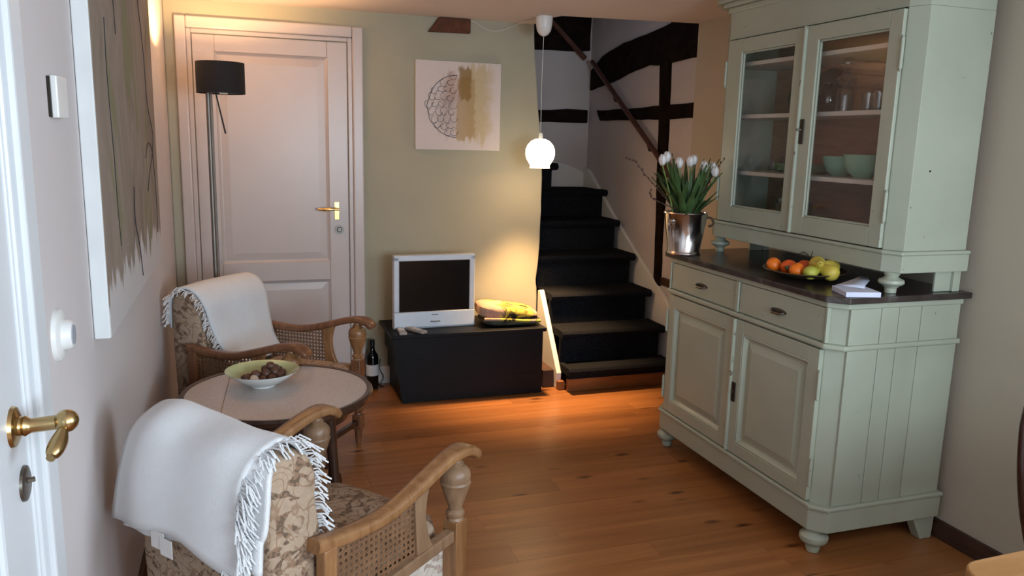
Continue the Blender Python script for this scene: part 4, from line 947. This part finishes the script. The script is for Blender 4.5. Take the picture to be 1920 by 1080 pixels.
MB(CB).tube([(xf-0.0165, 2.764, 0.475), (xf-0.022, 2.764, 0.475)], 0.005, 8).build('key_stub', 'iron', dn, smooth=True)
for yh, D in ((2.258, dn), (3.352, df)):
    for zh in (0.32, 0.655):
        MB(CB).tube([(xf-0.012, yh, zh-0.05), (xf-0.012, yh, zh+0.05)], 0.0065, 10).sphere((xf-0.012, yh, zh+0.053), 0.005, 8, 6).sphere((xf-0.012, yh, zh-0.053), 0.005, 8, 6).build('hinge', P, D, smooth=True)
for ya, yb in ((2.268, 2.783), (2.815, 3.342)):
    D = MB(CB).box((xf-0.004, ya, 0.816), (xf+0.01, yb, 0.940)).build('drawer', P, lc, bevel=0.0025)
    ym = (ya+yb)/2
    hb = MB(CB); seg = 16
    poly = [(ym+0.048*cos(t)*(1 if abs(cos(t)) < .9 else 1), 0.874+0.011*sin(t)) for t in [2*pi*k/seg for k in range(seg)]]
    hb.prism(poly, 'x', xf-0.007, xf-0.004)
    hb.tube(crom([(xf-0.006, ym-0.036, 0.873), (xf-0.020, ym-0.024, 0.868), (xf-0.022, ym, 0.867), (xf-0.020, ym+0.024, 0.868), (xf-0.006, ym+0.036, 0.873)], 4), 0.0048, 8)
    hb.build('drawer_handle', 'iron', D, smooth=True)
MB(CB).box((xf-0.010, 2.788, 0.814), (xf+0.008, 2.810, 0.944)).build('divider_strip', P, lc, bevel=0.003)
for ya in (2.252, 3.348): MB(CB).box((xf-0.008, ya, 0.814), (xf+0.008, ya+0.01, 0.944)).build('corner_strip', P, lc, bevel=0.002)
bun = [(0.014, 0.0), (0.022, 0.002), (0.026, 0.014), (0.027, 0.026), (0.022, 0.030), (0.030, 0.034), (0.046, 0.042), (0.053, 0.054), (0.052, 0.068), (0.040, 0.080), (0.030, 0.086), (0.034, 0.092), (0.036, 0.100)]
for yy in (2.258, 3.358):
    MB(CB).lathe(bun, (2.002, yy, 0), 30).build('bun_foot', P, lc, smooth=True)
for yy in (2.212, 3.36):
    MB(CB).prism([(2.425, 0.1), (2.535, 0.1), (2.53, 0.0), (2.475, 0.0)], 'y', yy, yy+0.045).build('rear_leg', P, lc, bevel=0.003)

o = MB(CB).prism([(xf-0.03+0.055, y0c-0.022), (2.548, y0c-0.022), (2.548, y1c+0.022), (xf-0.03+0.055, y1c+0.022), (xf-0.03, y1c-0.035), (xf-0.03, y0c+0.036)], 'z', 0.9665, 0.990).build('worktop', 'marble', None, bevel=0.004, segs=3)
o.location = CB; tag(o, 'dark brown veined marble slab on the green sideboard', 'worktop')

# ------------------------------------------------------------------ dresser: upper glazed cabinet
ux = 2.190; UO = (2.35, 2.81, 0.991)
uc = thing('display_cabinet', 'pale green glazed cabinet on turned feet above the marble slab', 'cabinet', UO)
uy0, uy1, uxb = 2.205, 3.40, 2.512
def uoct(dx, dy, ch_=0.032):
    return [(ux-dx+ch_, uy0-dy), (uxb+min(dx, 0.01), uy0-dy), (uxb+min(dx, 0.01), uy1+dy), (ux-dx+ch_, uy1+dy), (ux-dx, uy1+dy-ch_*2.0), (ux-dx, uy0-dy+ch_*2.0)]
# sides with chamfered corner post
def usidepoly(near):
    pts = [(ux+0.034, uy0), (uxb, uy0), (uxb, uy0+0.018), (ux+0.045, uy0+0.018), (ux+0.022, uy0+0.070), (ux+0.002, uy0+0.070), (ux+0.002, uy0+0.064)]
    return pts if near else [(x, uy0+uy1-y) for x, y in pts]
for nr in (True, False):
    MB(UO).prism(usidepoly(nr), 'z', 1.146, 1.985).build('side_panel', P, uc, bevel=0.002)
MB(UO).box((uxb-0.012, uy0+0.018, 1.13), (uxb, uy1-0.018, 2.0)).build('back_panel', 'inner_wood', uc)
MB(UO).prism(uoct(0.010, 0.010), 'z', 1.068, 1.132).build('base_frieze', P, uc, bevel=0.003)
MB(UO).prism(uoct(0.018, 0.016), 'z', 1.132, 1.146).build('base_moulding', P, uc, bevel=0.005, segs=3)
MB(UO).prism(uoct(0.000, 0.000), 'z', 1.985, 2.115).build('top_frieze', P, uc, bevel=0.003)
MB(UO).prism(uoct(0.010, 0.010), 'z', 2.105, 2.130).prism(uoct(0.030, 0.026), 'z', 2.130, 2.150).prism(uoct(0.048, 0.040), 'z', 2.150, 2.185).build('cornice', P, uc, bevel=0.006, segs=3)
for z in (1.378, 1.636, 1.872):
    MB(UO).box((ux+0.035, uy0+0.02, z-0.009), (uxb-0.014, uy1-0.02, z+0.009)).build('shelf', 'shelf_paint', uc, bevel=0.002)
def glass_door(ya, yb, gy0, gy1):
    D = MB(UO)
    za, zb, g0, g1 = 1.150, 1.980, 1.222, 1.921
    D.box((ux-0.012, ya, za), (ux+0.010, gy0, zb)).box((ux-0.012, gy1, za), (ux+0.010, yb, zb)).box((ux-0.012, gy0, za), (ux+0.010, gy1, g0)).box((ux-0.012, gy0, g1), (ux+0.010, gy1, zb))
    D = D.build('door', P, uc, bevel=0.0025)
    b_ = MB(UO); w = 0.008
    for q0, q1 in (((gy0, g0), (gy0+w, g1)), ((gy1-w, g0), (gy1, g1)), ((gy0, g0), (gy1, g0+w)), ((gy0, g1-w), (gy1, g1))):
        b_.box((ux-0.004, q0[0], q0[1]), (ux+0.006, q1[0], q1[1]))
    b_.build('glazing_bead', P, D, bevel=0.002)
    MB(UO).box((ux+0.001, gy0+0.002, g0+0.002), (ux+0.004, gy1-0.002, g1-0.002)).build('glass_pane', 'pane', D)
    return D
dn = glass_door(2.276, 2.772, 2.337, 2.704); df = glass_door(2.786, 3.325, 2.846, 3.216)
MB(UO).tube([(ux-0.014, 2.779, 1.150), (ux-0.014, 2.779, 1.980)], 0.009, 10).build('astragal', P, uc, smooth=True)
MB(UO).box((ux-0.0165, 2.742, 1.515), (ux-0.012, 2.765, 1.615)).build('lock_plate', 'dark_metal', dn, bevel=0.002)
MB(UO).tube([(ux-0.016, 2.753, 1.572), (ux-0.036, 2.758, 1.574)], [0.003, 0.004], 8).build('key', 'iron', dn, smooth=True)
for yh, D in ((2.268, dn), (3.333, df)):
    for zh in (1.30, 1.83):
        MB(UO).tube([(ux-0.012, yh, zh-0.052), (ux-0.012, yh, zh+0.052)], 0.0065, 10).sphere((ux-0.012, yh, zh+0.056), 0.005, 8, 6).sphere((ux-0.012, yh, zh-0.056), 0.005, 8, 6).build('hinge', P, D, smooth=True)
MB(UO).tube([(2.30, uy0+0.001, 1.43), (2.30, uy0-0.001, 1.43)], 0.004, 8).build('nail_hole', 'dark_metal', uc)
uft = [(0.020, 0.0), (0.021, 0.018), (0.026, 0.022), (0.028, 0.026), (0.040, 0.031), (0.045, 0.038), (0.043, 0.048), (0.030, 0.054), (0.022, 0.060), (0.026, 0.066), (0.030, 0.077)]
for yy in (2.245, 3.345):
    MB(UO).lathe(uft, (2.222, yy, 0.991), 28).build('turned_foot', P, uc, smooth=True)
for yy in (2.208, 3.34):
    MB(UO).box((2.40, yy+0.012, 0.991), (2.475, yy+0.022, 1.068)).box((2.475, yy, 0.991), (2.508, yy+0.03, 1.068)).build('rear_bracket', P, uc, bevel=0.002)

# things inside the glazed cabinet
SHELF = {1: 1.387, 2: 1.645, 0: 1.146, 3: 1.881}
def pot(name, label, cat, x, y_, z, prof, mat, group=None, seg=28, extra=None, caps=False):
    o = MB().lathe(prof, seg=seg, caps=caps).build(name, mat, None, smooth=True, angle=50); o.location = (x, y_, z)
    tag(o, label, cat, group); return o
bowlp = [(0.030, 0.0), (0.033, 0.006), (0.052, 0.020), (0.066, 0.050), (0.072, 0.082), (0.069, 0.082), (0.062, 0.050), (0.048, 0.024), (0.001, 0.012)]
pot('bowl', 'mint green bowl on the middle shelf behind the right glass door, left of the pair', 'bowl', 2.36, 2.725, SHELF[1], bowlp, 'mint_glaze', 'mint bowls in the glazed cabinet')
cp = pot('bowl', 'mint green bowl with a small handle on the middle shelf, right of the pair', 'bowl', 2.33, 2.560, SHELF[1], [(r*1.1, z*1.12) for r, z in bowlp], 'mint_glaze', 'mint bowls in the glazed cabinet')
MB().tube(crom([(-0.01, 0.068, 0.080), (-0.01, 0.092, 0.078), (-0.01, 0.090, 0.045), (-0.01, 0.066, 0.035)], 4), 0.005, 8).build('handle', 'mint_glaze', cp, smooth=True)
pot('dish', 'dark dish at the right end of the middle shelf behind the glass', 'dish', 2.44, 2.45, SHELF[1], [(0.03, 0.0), (0.05, 0.03), (0.055, 0.09), (0.052, 0.09), (0.001, 0.02)], 'moss_glaze')
for i, (yy, w) in enumerate(((2.90, 'nearest the divider'), (3.02, 'middle of the three'), (3.13, 'furthest of the three'))):
    pot('dish', 'dark green low dish on the middle shelf of the left door, '+w, 'dish', 2.40, yy, SHELF[1], [(0.03, 0.0), (0.052, 0.012), (0.056, 0.042), (0.052, 0.042), (0.001, 0.012)], 'moss_glaze', 'low green dishes')
pot('vase', 'round dark blue glass vase on the upper shelf beside the door divider', 'vase', 2.33, 2.80, SHELF[2], [(0.030, 0.0), (0.052, 0.025), (0.058, 0.06), (0.045, 0.095), (0.02, 0.11), (0.022, 0.125), (0.018, 0.125), (0.04, 0.09), (0.05, 0.06), (0.001, 0.01)], 'blue_glass')
pot('decanter', 'tall clear glass decanter with ball stopper on the upper shelf', 'decanter', 2.33, 2.70, SHELF[2], [(0.034, 0.0), (0.036, 0.06), (0.034, 0.085), (0.018, 0.10), (0.034, 0.112), (0.040, 0.13), (0.020, 0.15), (0.011, 0.16), (0.014, 0.172), (0.026, 0.185), (0.028, 0.20), (0.018, 0.215), (0.001, 0.22)], 'clear_glass')
for i, (x, yy, h) in enumerate(((2.36, 2.60, 0.075), (2.42, 2.53, 0.08), (2.34, 2.52, 0.07), (2.43, 2.62, 0.085))):
    pot('drinking_glass', 'clear drinking glass on the upper shelf, '+['just right of the decanter', 'rear right', 'front right', 'behind the decanter'][i], 'glass', x, yy, SHELF[2], [(0.025, 0.0), (0.030, h), (0.028, h), (0.022, 0.006), (0.001, 0.005)], 'clear_glass', 'glasses on the upper shelf')
pot('jug', 'dark tinted glass jug at the right end of the upper shelf', 'jug', 2.34, 2.435, SHELF[2], [(0.03, 0.0), (0.042, 0.04), (0.036, 0.09), (0.025, 0.12), (0.03, 0.135), (0.027, 0.135), (0.03, 0.09), (0.038, 0.04), (0.001, 0.01)], 'blue_glass')
o = MB().lathe([(0.02, 0), (0.09, 0.012), (0.10, 0.016), (0.09, 0.018), (0.001, 0.008)], seg=36, caps=False).build('plate', 'blue_glass', None, smooth=True)
o.location = (2.46, 2.955, SHELF[2]+0.1); o.rotation_euler = (0, radians(-76), 0); tag(o, 'dark blue plate leaning upright on the upper shelf of the left door', 'plate')
o = MB().lathe([(0.02, 0), (0.085, 0.012), (0.095, 0.016), (0.085, 0.018), (0.001, 0.008)], seg=36, caps=False).build('plate', 'bronze_plate', None, smooth=True)
o.location = (2.45, 3.10, SHELF[2]+0.095); o.rotation_euler = (0, radians(-76), 0); tag(o, 'brown plate leaning upright at the left end of the upper shelf', 'plate')
for i, (x, yy, r, h, w) in enumerate(((2.38, 2.66, 0.04, 0.045, 'left of the group behind the right door'), (2.36, 2.475, 0.035, 0.05, 'at the right end'), (2.44, 2.49, 0.045, 0.11, 'tall one at the right end'))):
    pot('jar', 'dark brown pot on the cabinet floor, '+w, 'pot', x, yy, SHELF[0], [(r*0.8, 0.0), (r, h*0.3), (r, h*0.8), (r*0.7, h), (r*0.6, h), (r*0.8, h*0.7), (0.001, 0.01)], 'bentwood', 'pots on the cabinet floor')
for i, yy in enumerate((2.92, 3.01, 3.10)):
    pot('drinking_glass', 'clear tall glass on the cabinet floor behind the left door, '+['nearest the divider', 'middle one', 'furthest one'][i], 'glass', 2.38, yy, SHELF[0], [(0.028, 0.0), (0.034, 0.12), (0.032, 0.12), (0.026, 0.006), (0.001, 0.005)], 'clear_glass', 'glasses on the cabinet floor')

# ------------------------------------------------------------------ on the marble slab
ZM = 0.9905
bk = thing('flower_bucket', 'shiny metal bucket vase at the far corner of the marble slab', 'vase', (1.992, 3.30, ZM))
MB().lathe([(0.078, 0.0), (0.081, 0.004), (0.079, 0.012), (0.076, 0.016), (0.101, 0.190), (0.104, 0.194), (0.102, 0.199), (0.098, 0.197), (0.096, 0.188), (0.072, 0.02), (0.001, 0.018)], seg=48, caps=True).build('bucket_body', 'chrome', bk, smooth=True, angle=50)
for a in (radians(200), radians(20)):
    c, s = cos(a), sin(a)
    MB().sphere((0.098*c, 0.098*s, 0.158), 0.010, 12, 8).tube([(0.104*c-s*0.014*cos(t), 0.104*s+c*0.014*cos(t), 0.146+0.014*sin(t)) for t in [2*pi*k/14 for k in range(15)]], 0.0025, 6).build('ring_handle', 'chrome', bk, smooth=True)
BX, BY = 1.992, 3.30
def tulip(tip, label, base=None, open_=1.0):
    # tip in world (centre of flower bottom)
    o = thing('tulip', label, 'tulip', (BX, BY, ZM+0.02), group='tulips in the bucket')
    L = lambda x, y_, z: (x-BX, y_-BY, z-ZM-0.02)
    bx_, by_ = BX+(tip[0]-BX)*0.35+R.uniform(-.01, .01), BY+(tip[1]-BY)*0.35+R.uniform(-.01, .01)
    bx_ = max(BX-0.07, min(BX+0.07, bx_))
    mid = ((bx_+tip[0])/2, (by_+tip[1])/2, (ZM+0.18+tip[2])/2+0.01)
    st_ = crom([L(bx_*0.3+BX*0.7, by_*0.3+BY*0.7, ZM+0.03), L(bx_, by_, ZM+0.17), L(*mid), L(*tip)], 5)
    MB().tube(st_, 0.0035, 7).build('stem', 'green_stem', o, smooth=True)
    for k in range(6):
        a = 2*pi*k/6+0.3; rows = []
        rad0 = 0.0155 if k % 2 else 0.0170
        for i in range(7):
            t = i/6; z = 0.052*t; rr_ = rad0*(sin(pi*(0.12+0.72*t)))*open_+0.001; w = 0.62*sin(pi*min(1, 0.15+0.8*t))*(1 if i < 6 else 0.25)
            rows.append([(tip[0]-BX+rr_*cos(a+u*w), tip[1]-BY+rr_*sin(a+u*w), tip[2]-ZM-0.02+z) for u in (-1, -0.5, 0, 0.5, 1)])
        MB().grid(rows).build('petal', 'petal', o, smooth=True, solid=0.001)
    return o
def W_(u, v, y_): return None
tips = [((1.835, 3.27, 1.405), 'white tulip furthest left in the bucket'), ((1.868, 3.29, 1.418), 'tallest white tulip, second from left'), ((1.940, 3.30, 1.392), 'white tulip third from left'),
        ((2.010, 3.32, 1.398), 'white tulip in the middle right'), ((2.040, 3.34, 1.404), 'white tulip behind the middle right one'), ((2.062, 3.28, 1.378), 'white tulip low, second from right'),
        ((2.110, 3.26, 1.355), 'lowest white tulip at the right'), ((2.128, 3.31, 1.372), 'white tulip furthest right')]
for tp, lb in tips: tulip(tp, lb)
lv_ = thing('tulip_leaves', 'dense dark green tulip leaves standing in the metal bucket', 'leaves', (BX, BY, ZM+0.1))
for i in range(84):
    a = R.uniform(0, 2*pi); reach = R.uniform(0.04, 0.16); h = R.uniform(0.14, 0.30); w = R.uniform(0.012, 0.021)
    if i < 6: reach = R.uniform(0.12, 0.15); h = R.uniform(0.09, 0.18)
    if i >= 58: a = R.choice((0, pi))+R.uniform(-0.6, 0.6); reach = R.uniform(0.09, 0.17); h = R.uniform(0.2, 0.31)
    c, s = cos(a), sin(a); rows = []
    st0 = R.uniform(0.01, 0.05)
    for j in range(9):
        t = j/8; rad_ = st0+(reach-st0)*(t**1.6); z = 0.04+h*t*(1-0.12*t*(1 if i < 6 else 0))
        if i < 6 and t > 0.7: z -= (t-0.7)*0.12
        ww = w*sin(pi*(0.12+0.86*t)); cup = 0.004
        rows.append([(rad_*c-s*ww*u+c*cup*abs(u), rad_*s+c*ww*u+s*cup*abs(u), z) for u in (-1, 0, 1)])
    MB().grid(rows).build('leaf', 'leaf', lv_, smooth=True, solid=0.0012)
# a wilted leaf curling over the rim
MB().tube(crom([(0.09, -0.01, 0.07), (0.125, -0.02, 0.07), (0.14, -0.02, 0.045), (0.125, -0.02, 0.03), (0.115, -0.02, 0.034)], 5), [(0.006, 0.002)]*21, 8, up=(0, 1, 0)).build('wilted_leaf', 'stem', lv_, smooth=True)
def twig(pts, label):
    o = thing('budding_twig', label, 'twig', (BX, BY, ZM+0.1), group='budding twigs in the bucket')
    pp = crom([(BX+0.01*R.uniform(-1, 1), BY, ZM+0.06)]+pts, 6); pp = [p-Vector((BX, BY, ZM+0.1)) for p in pp]
    n = len(pp); MB().tube(pp, [0.003-0.0018*i/n for i in range(n)], 6).build('stem', 'twig', o, smooth=True)
    b_ = MB()
    for i in range(n//3, n, 2):
        q_ = pp[i]+Vector((R.uniform(-1, 1), R.uniform(-.5, .5), R.uniform(-0.3, 1)))*0.005; b_.sphere(q_, 0.0042, 7, 5, (0.8, 0.8, 1.4))
    b_.build('bud', 'twig', o, smooth=True)
twig([(1.93, 3.30, 1.19), (1.83, 3.30, 1.30), (1.77, 3.31, 1.36), (1.72, 3.31, 1.415), (1.665, 3.31, 1.435)], 'budding twig arching far to the left')
twig([(1.95, 3.28, 1.18), (1.83, 3.28, 1.24), (1.79, 3.28, 1.26), (1.785, 3.28, 1.29)], 'short budding twig low at the left')
twig([(1.975, 3.28, 1.19), (1.925, 3.28, 1.32), (1.92, 3.28, 1.38), (1.885, 3.28, 1.455)], 'upright budding twig left of centre')
twig([(2.0, 3.25, 1.19), (2.02, 3.25, 1.30), (2.055, 3.25, 1.40)], 'upright budding twig crossing the middle tulips')
twig([(2.0, 3.28, 1.19), (2.07, 3.27, 1.30), (2.115, 3.27, 1.38), (2.155, 3.26, 1.44)], 'budding twig leaning furthest right')
twig([(2.0, 3.33, 1.19), (2.06, 3.33, 1.33), (2.10, 3.33, 1.40)], 'short budding twig behind the right tulips')

# fruit plate
FX, FY = 2.125, 2.60
fp = thing('fruit_plate', 'shallow dark bronze plate holding fruit on the marble slab', 'plate', (FX, FY, ZM), rz=radians(62))
MB().lathe([(0.06, 0.0), (0.065, 0.002), (0.12, 0.010), (0.165, 0.024), (0.185, 0.033), (0.183, 0.036), (0.160, 0.028), (0.118, 0.014), (0.001, 0.009)], seg=48, sx=1.0, sy=0.86).build('plate_body', 'bronze_plate', fp, smooth=True)
def fruit(name, label, x, y_, z, r, mat, prof=None, rot=(0, 0, 0), group=None, cat=None):
    o = thing(name, label, cat or name, (x, y_, z), group=group); o.rotation_euler = rot
    if prof: MB().lathe(prof, seg=20).build('flesh', mat, o, smooth=True, angle=80); top = prof[-1][1]
    else: MB().sphere((0, 0, 0), r, 20, 14, (1, 1, 0.9)).build('flesh', mat, o, smooth=True); top = r*0.88
    MB().tube([(0, 0, top-0.003), (0.001, 0, top+0.003 if not prof else top+0.014)], 0.0016 if prof else 0.0025, 6).build('stalk', 'stem', o)
    return o
zf = ZM+0.012
fruit('tangerine', 'orange tangerine at the far left of the fruit plate', 2.035, 2.672, zf+0.030, 0.031, 'tangerine', rot=(0.5, 0.3, 0), group='tangerines on the plate')
fruit('tangerine', 'deep orange tangerine second from the left with a leaf', 2.055, 2.605, zf+0.029, 0.033, 'tomato_orange', rot=(-0.6, 0.3, 0), group='tangerines on the plate')
fruit('tangerine', 'bright orange tangerine at the front of the plate', 2.045, 2.542, zf+0.028, 0.031, 'tangerine', rot=(0.2, -0.5, 0), group='tangerines on the plate')
fruit('tangerine', 'half hidden tangerine behind the front ones beside the pears', 2.122, 2.595, zf+0.030, 0.031, 'tomato_orange', group='tangerines on the plate')
o = MB().grid([[(0.0, -0.003, 0), (0.0, 0.003, 0)], [(0.010, -0.009, 0.010), (0.010, 0.009, 0.010)], [(0.018, -0.007, 0.006), (0.018, 0.007, 0.006)], [(0.024, -0.001, -0.004), (0.024, 0.001, -0.004)]]).build('citrus_leaf', 'leaf', None, solid=0.001, smooth=True)
o.location = (2.035, 2.578, zf+0.040); o.rotation_euler = (0, 0.9, 3.4); tag(o, 'small green leaf between the front tangerines', 'leaf')
pearp = [(0.006, -0.034), (0.020, -0.031), (0.030, -0.018), (0.032, -0.004), (0.027, 0.012), (0.019, 0.028), (0.014, 0.044), (0.010, 0.058), (0.003, 0.061)]
fruit('pear', 'yellow pear lying across the middle of the plate', 2.105, 2.500, zf+0.056, 0, 'pear', pearp, rot=(radians(-80), 0, radians(150)), group='pears on the plate')
fruit('pear', 'yellow green pear at the right of the plate', 2.120, 2.448, zf+0.033, 0, 'pear', pearp, rot=(radians(75), 0, radians(-160)), group='pears on the plate')
fruit('pear', 'green pear low at the front right of the plate', 2.060, 2.478, zf+0.029, 0, 'pear_green', [(r*0.85, z*0.85) for r, z in pearp], rot=(radians(82), 0, radians(100)), group='pears on the plate')
fruit('pear', 'darker pear at the back of the plate', 2.185, 2.52, zf+0.040, 0, 'pear', pearp, rot=(radians(-70), 0, radians(100)), group='pears on the plate')
o = thing('grape_stalk', 'bare brown grape stalk with a few dark grapes behind the tangerines', 'grapes', (2.17, 2.615, zf+0.014))
MB().tube(crom([(0, 0, 0), (0.01, 0.02, 0.04), (0.0, 0.05, 0.065), (-0.01, 0.07, 0.05)], 4), 0.002, 6).tube([(0.01, 0.02, 0.04), (0.0, 0.0, 0.075)], 0.0016, 6).build('stalk', 'stem', o)
for g in ((0, 0.03, 0.012), (0.015, 0.012, 0.012), (-0.012, 0.045, 0.013), (0.008, 0.04, 0.024)):
    MB().sphere(g, 0.010, 12, 8).build('grape', 'bentwood', o, smooth=True)

# note block and slips
o = MB((2.06, 2.245, ZM)).prism([(1.990, 2.205), (2.035, 2.330), (2.150, 2.300), (2.112, 2.172)], 'z', ZM, ZM+0.018).build('note_block', 'note_paper', None, bevel=0.001)
o.location = (2.06, 2.245, ZM); tag(o, 'white block of note paper at the near corner of the marble slab', 'note block')
o = MB((2.15, 2.33, ZM+0.02)).grid([[(2.045, 2.325, ZM+0.0195), (2.105, 2.245, ZM+0.0195)], [(2.11, 2.36, ZM+0.020), (2.15, 2.29, ZM+0.021)], [(2.18, 2.38, ZM+0.030), (2.205, 2.33, ZM+0.030)], [(2.235, 2.41, ZM+0.034), (2.245, 2.385, ZM+0.033)]]).build('paper_slip', 'note_paper', None, smooth=True, solid=0.0006)
o.location = (2.15, 2.33, ZM+0.02); tag(o, 'loose white paper slip curling off the note block towards the foot', 'paper')
o = MB().tube([(0, 0, 0), (0.0, 0.012, 0.0)], 0.0035, 8).build('pen_cap', 'chrome', None, smooth=True); o.location = (2.075, 2.352, ZM+0.0225-0.018); tag(o, 'tiny shiny metal clip beside the note block', 'clip')

# ------------------------------------------------------------------ dining table corner and bentwood chair
DT = (1.9, 0.45, 0)
dt = thing('dining_table', 'light oak dining table, only its rounded corner in view at lower right', 'table', DT)
cor = [(1.225+0.05*(1-cos(t)), 1.015-0.05*(1-sin(t))) for t in [radians(90*k/5) for k in range(6)]]
MB(DT).prism([(1.20, -0.3)]+[(x-0.0, y_) for x, y_ in cor]+[(2.45, 1.045), (2.45, -0.3)], 'z', 0.722, 0.75).build('tabletop', 'oak_table', dt, bevel=0.004)
MB(DT).box((1.30, -0.2, 0.63), (2.38, 0.93, 0.722)).build('apron', 'oak_table', dt, bevel=0.003)
for xx in (1.31, 2.31):
    for yy in (-0.18, 0.86): MB(DT).box((xx, yy, 0), (xx+0.06, yy+0.06, 0.70)).build('leg', 'oak_table', dt, bevel=0.006)
KC = (2.185, 1.30, 0)
kc = thing('dining_chair', 'dark bentwood chair with a round hoop back at the right edge', 'chair', KC)
hoop = crom([(-0.175, 0.13, 0.42), (-0.205, 0.15, 0.56), (-0.212, 0.17, 0.70), (-0.195, 0.185, 0.82), (-0.13, 0.195, 0.92), (0.0, 0.20, 0.955), (0.13, 0.195, 0.92), (0.195, 0.185, 0.82), (0.212, 0.17, 0.70), (0.205, 0.15, 0.56), (0.175, 0.13, 0.42)], 6)
MB().tube(hoop, 0.0155, 12).build('hoop_back', 'bentwood', kc, smooth=True)
inner = crom([(-0.10, 0.13, 0.44), (-0.125, 0.155, 0.60), (-0.115, 0.175, 0.75), (-0.06, 0.19, 0.84), (0.0, 0.193, 0.86), (0.06, 0.19, 0.84), (0.115, 0.175, 0.75), (0.125, 0.155, 0.60), (0.10, 0.13, 0.44)], 5)
MB().tube(inner, 0.010, 10).build('inner_hoop', 'bentwood', kc, smooth=True)
MB().lathe([(0.19, 0.425), (0.205, 0.43), (0.205, 0.445), (0.19, 0.452)], (0, -0.02, 0), 40).build('seat', 'bentwood', kc, smooth=True)
for sx_, sy_ in ((-1, -1), (1, -1), (-1, 1), (1, 1)):
    MB().tube([(0.15*sx_, -0.02+0.14*sy_, 0.43), (0.165*sx_, -0.02+0.165*sy_, 0.2), (0.18*sx_, -0.02+0.19*sy_, 0.0)], [0.015, 0.013, 0.011], 10).build('leg', 'bentwood', kc, smooth=True)
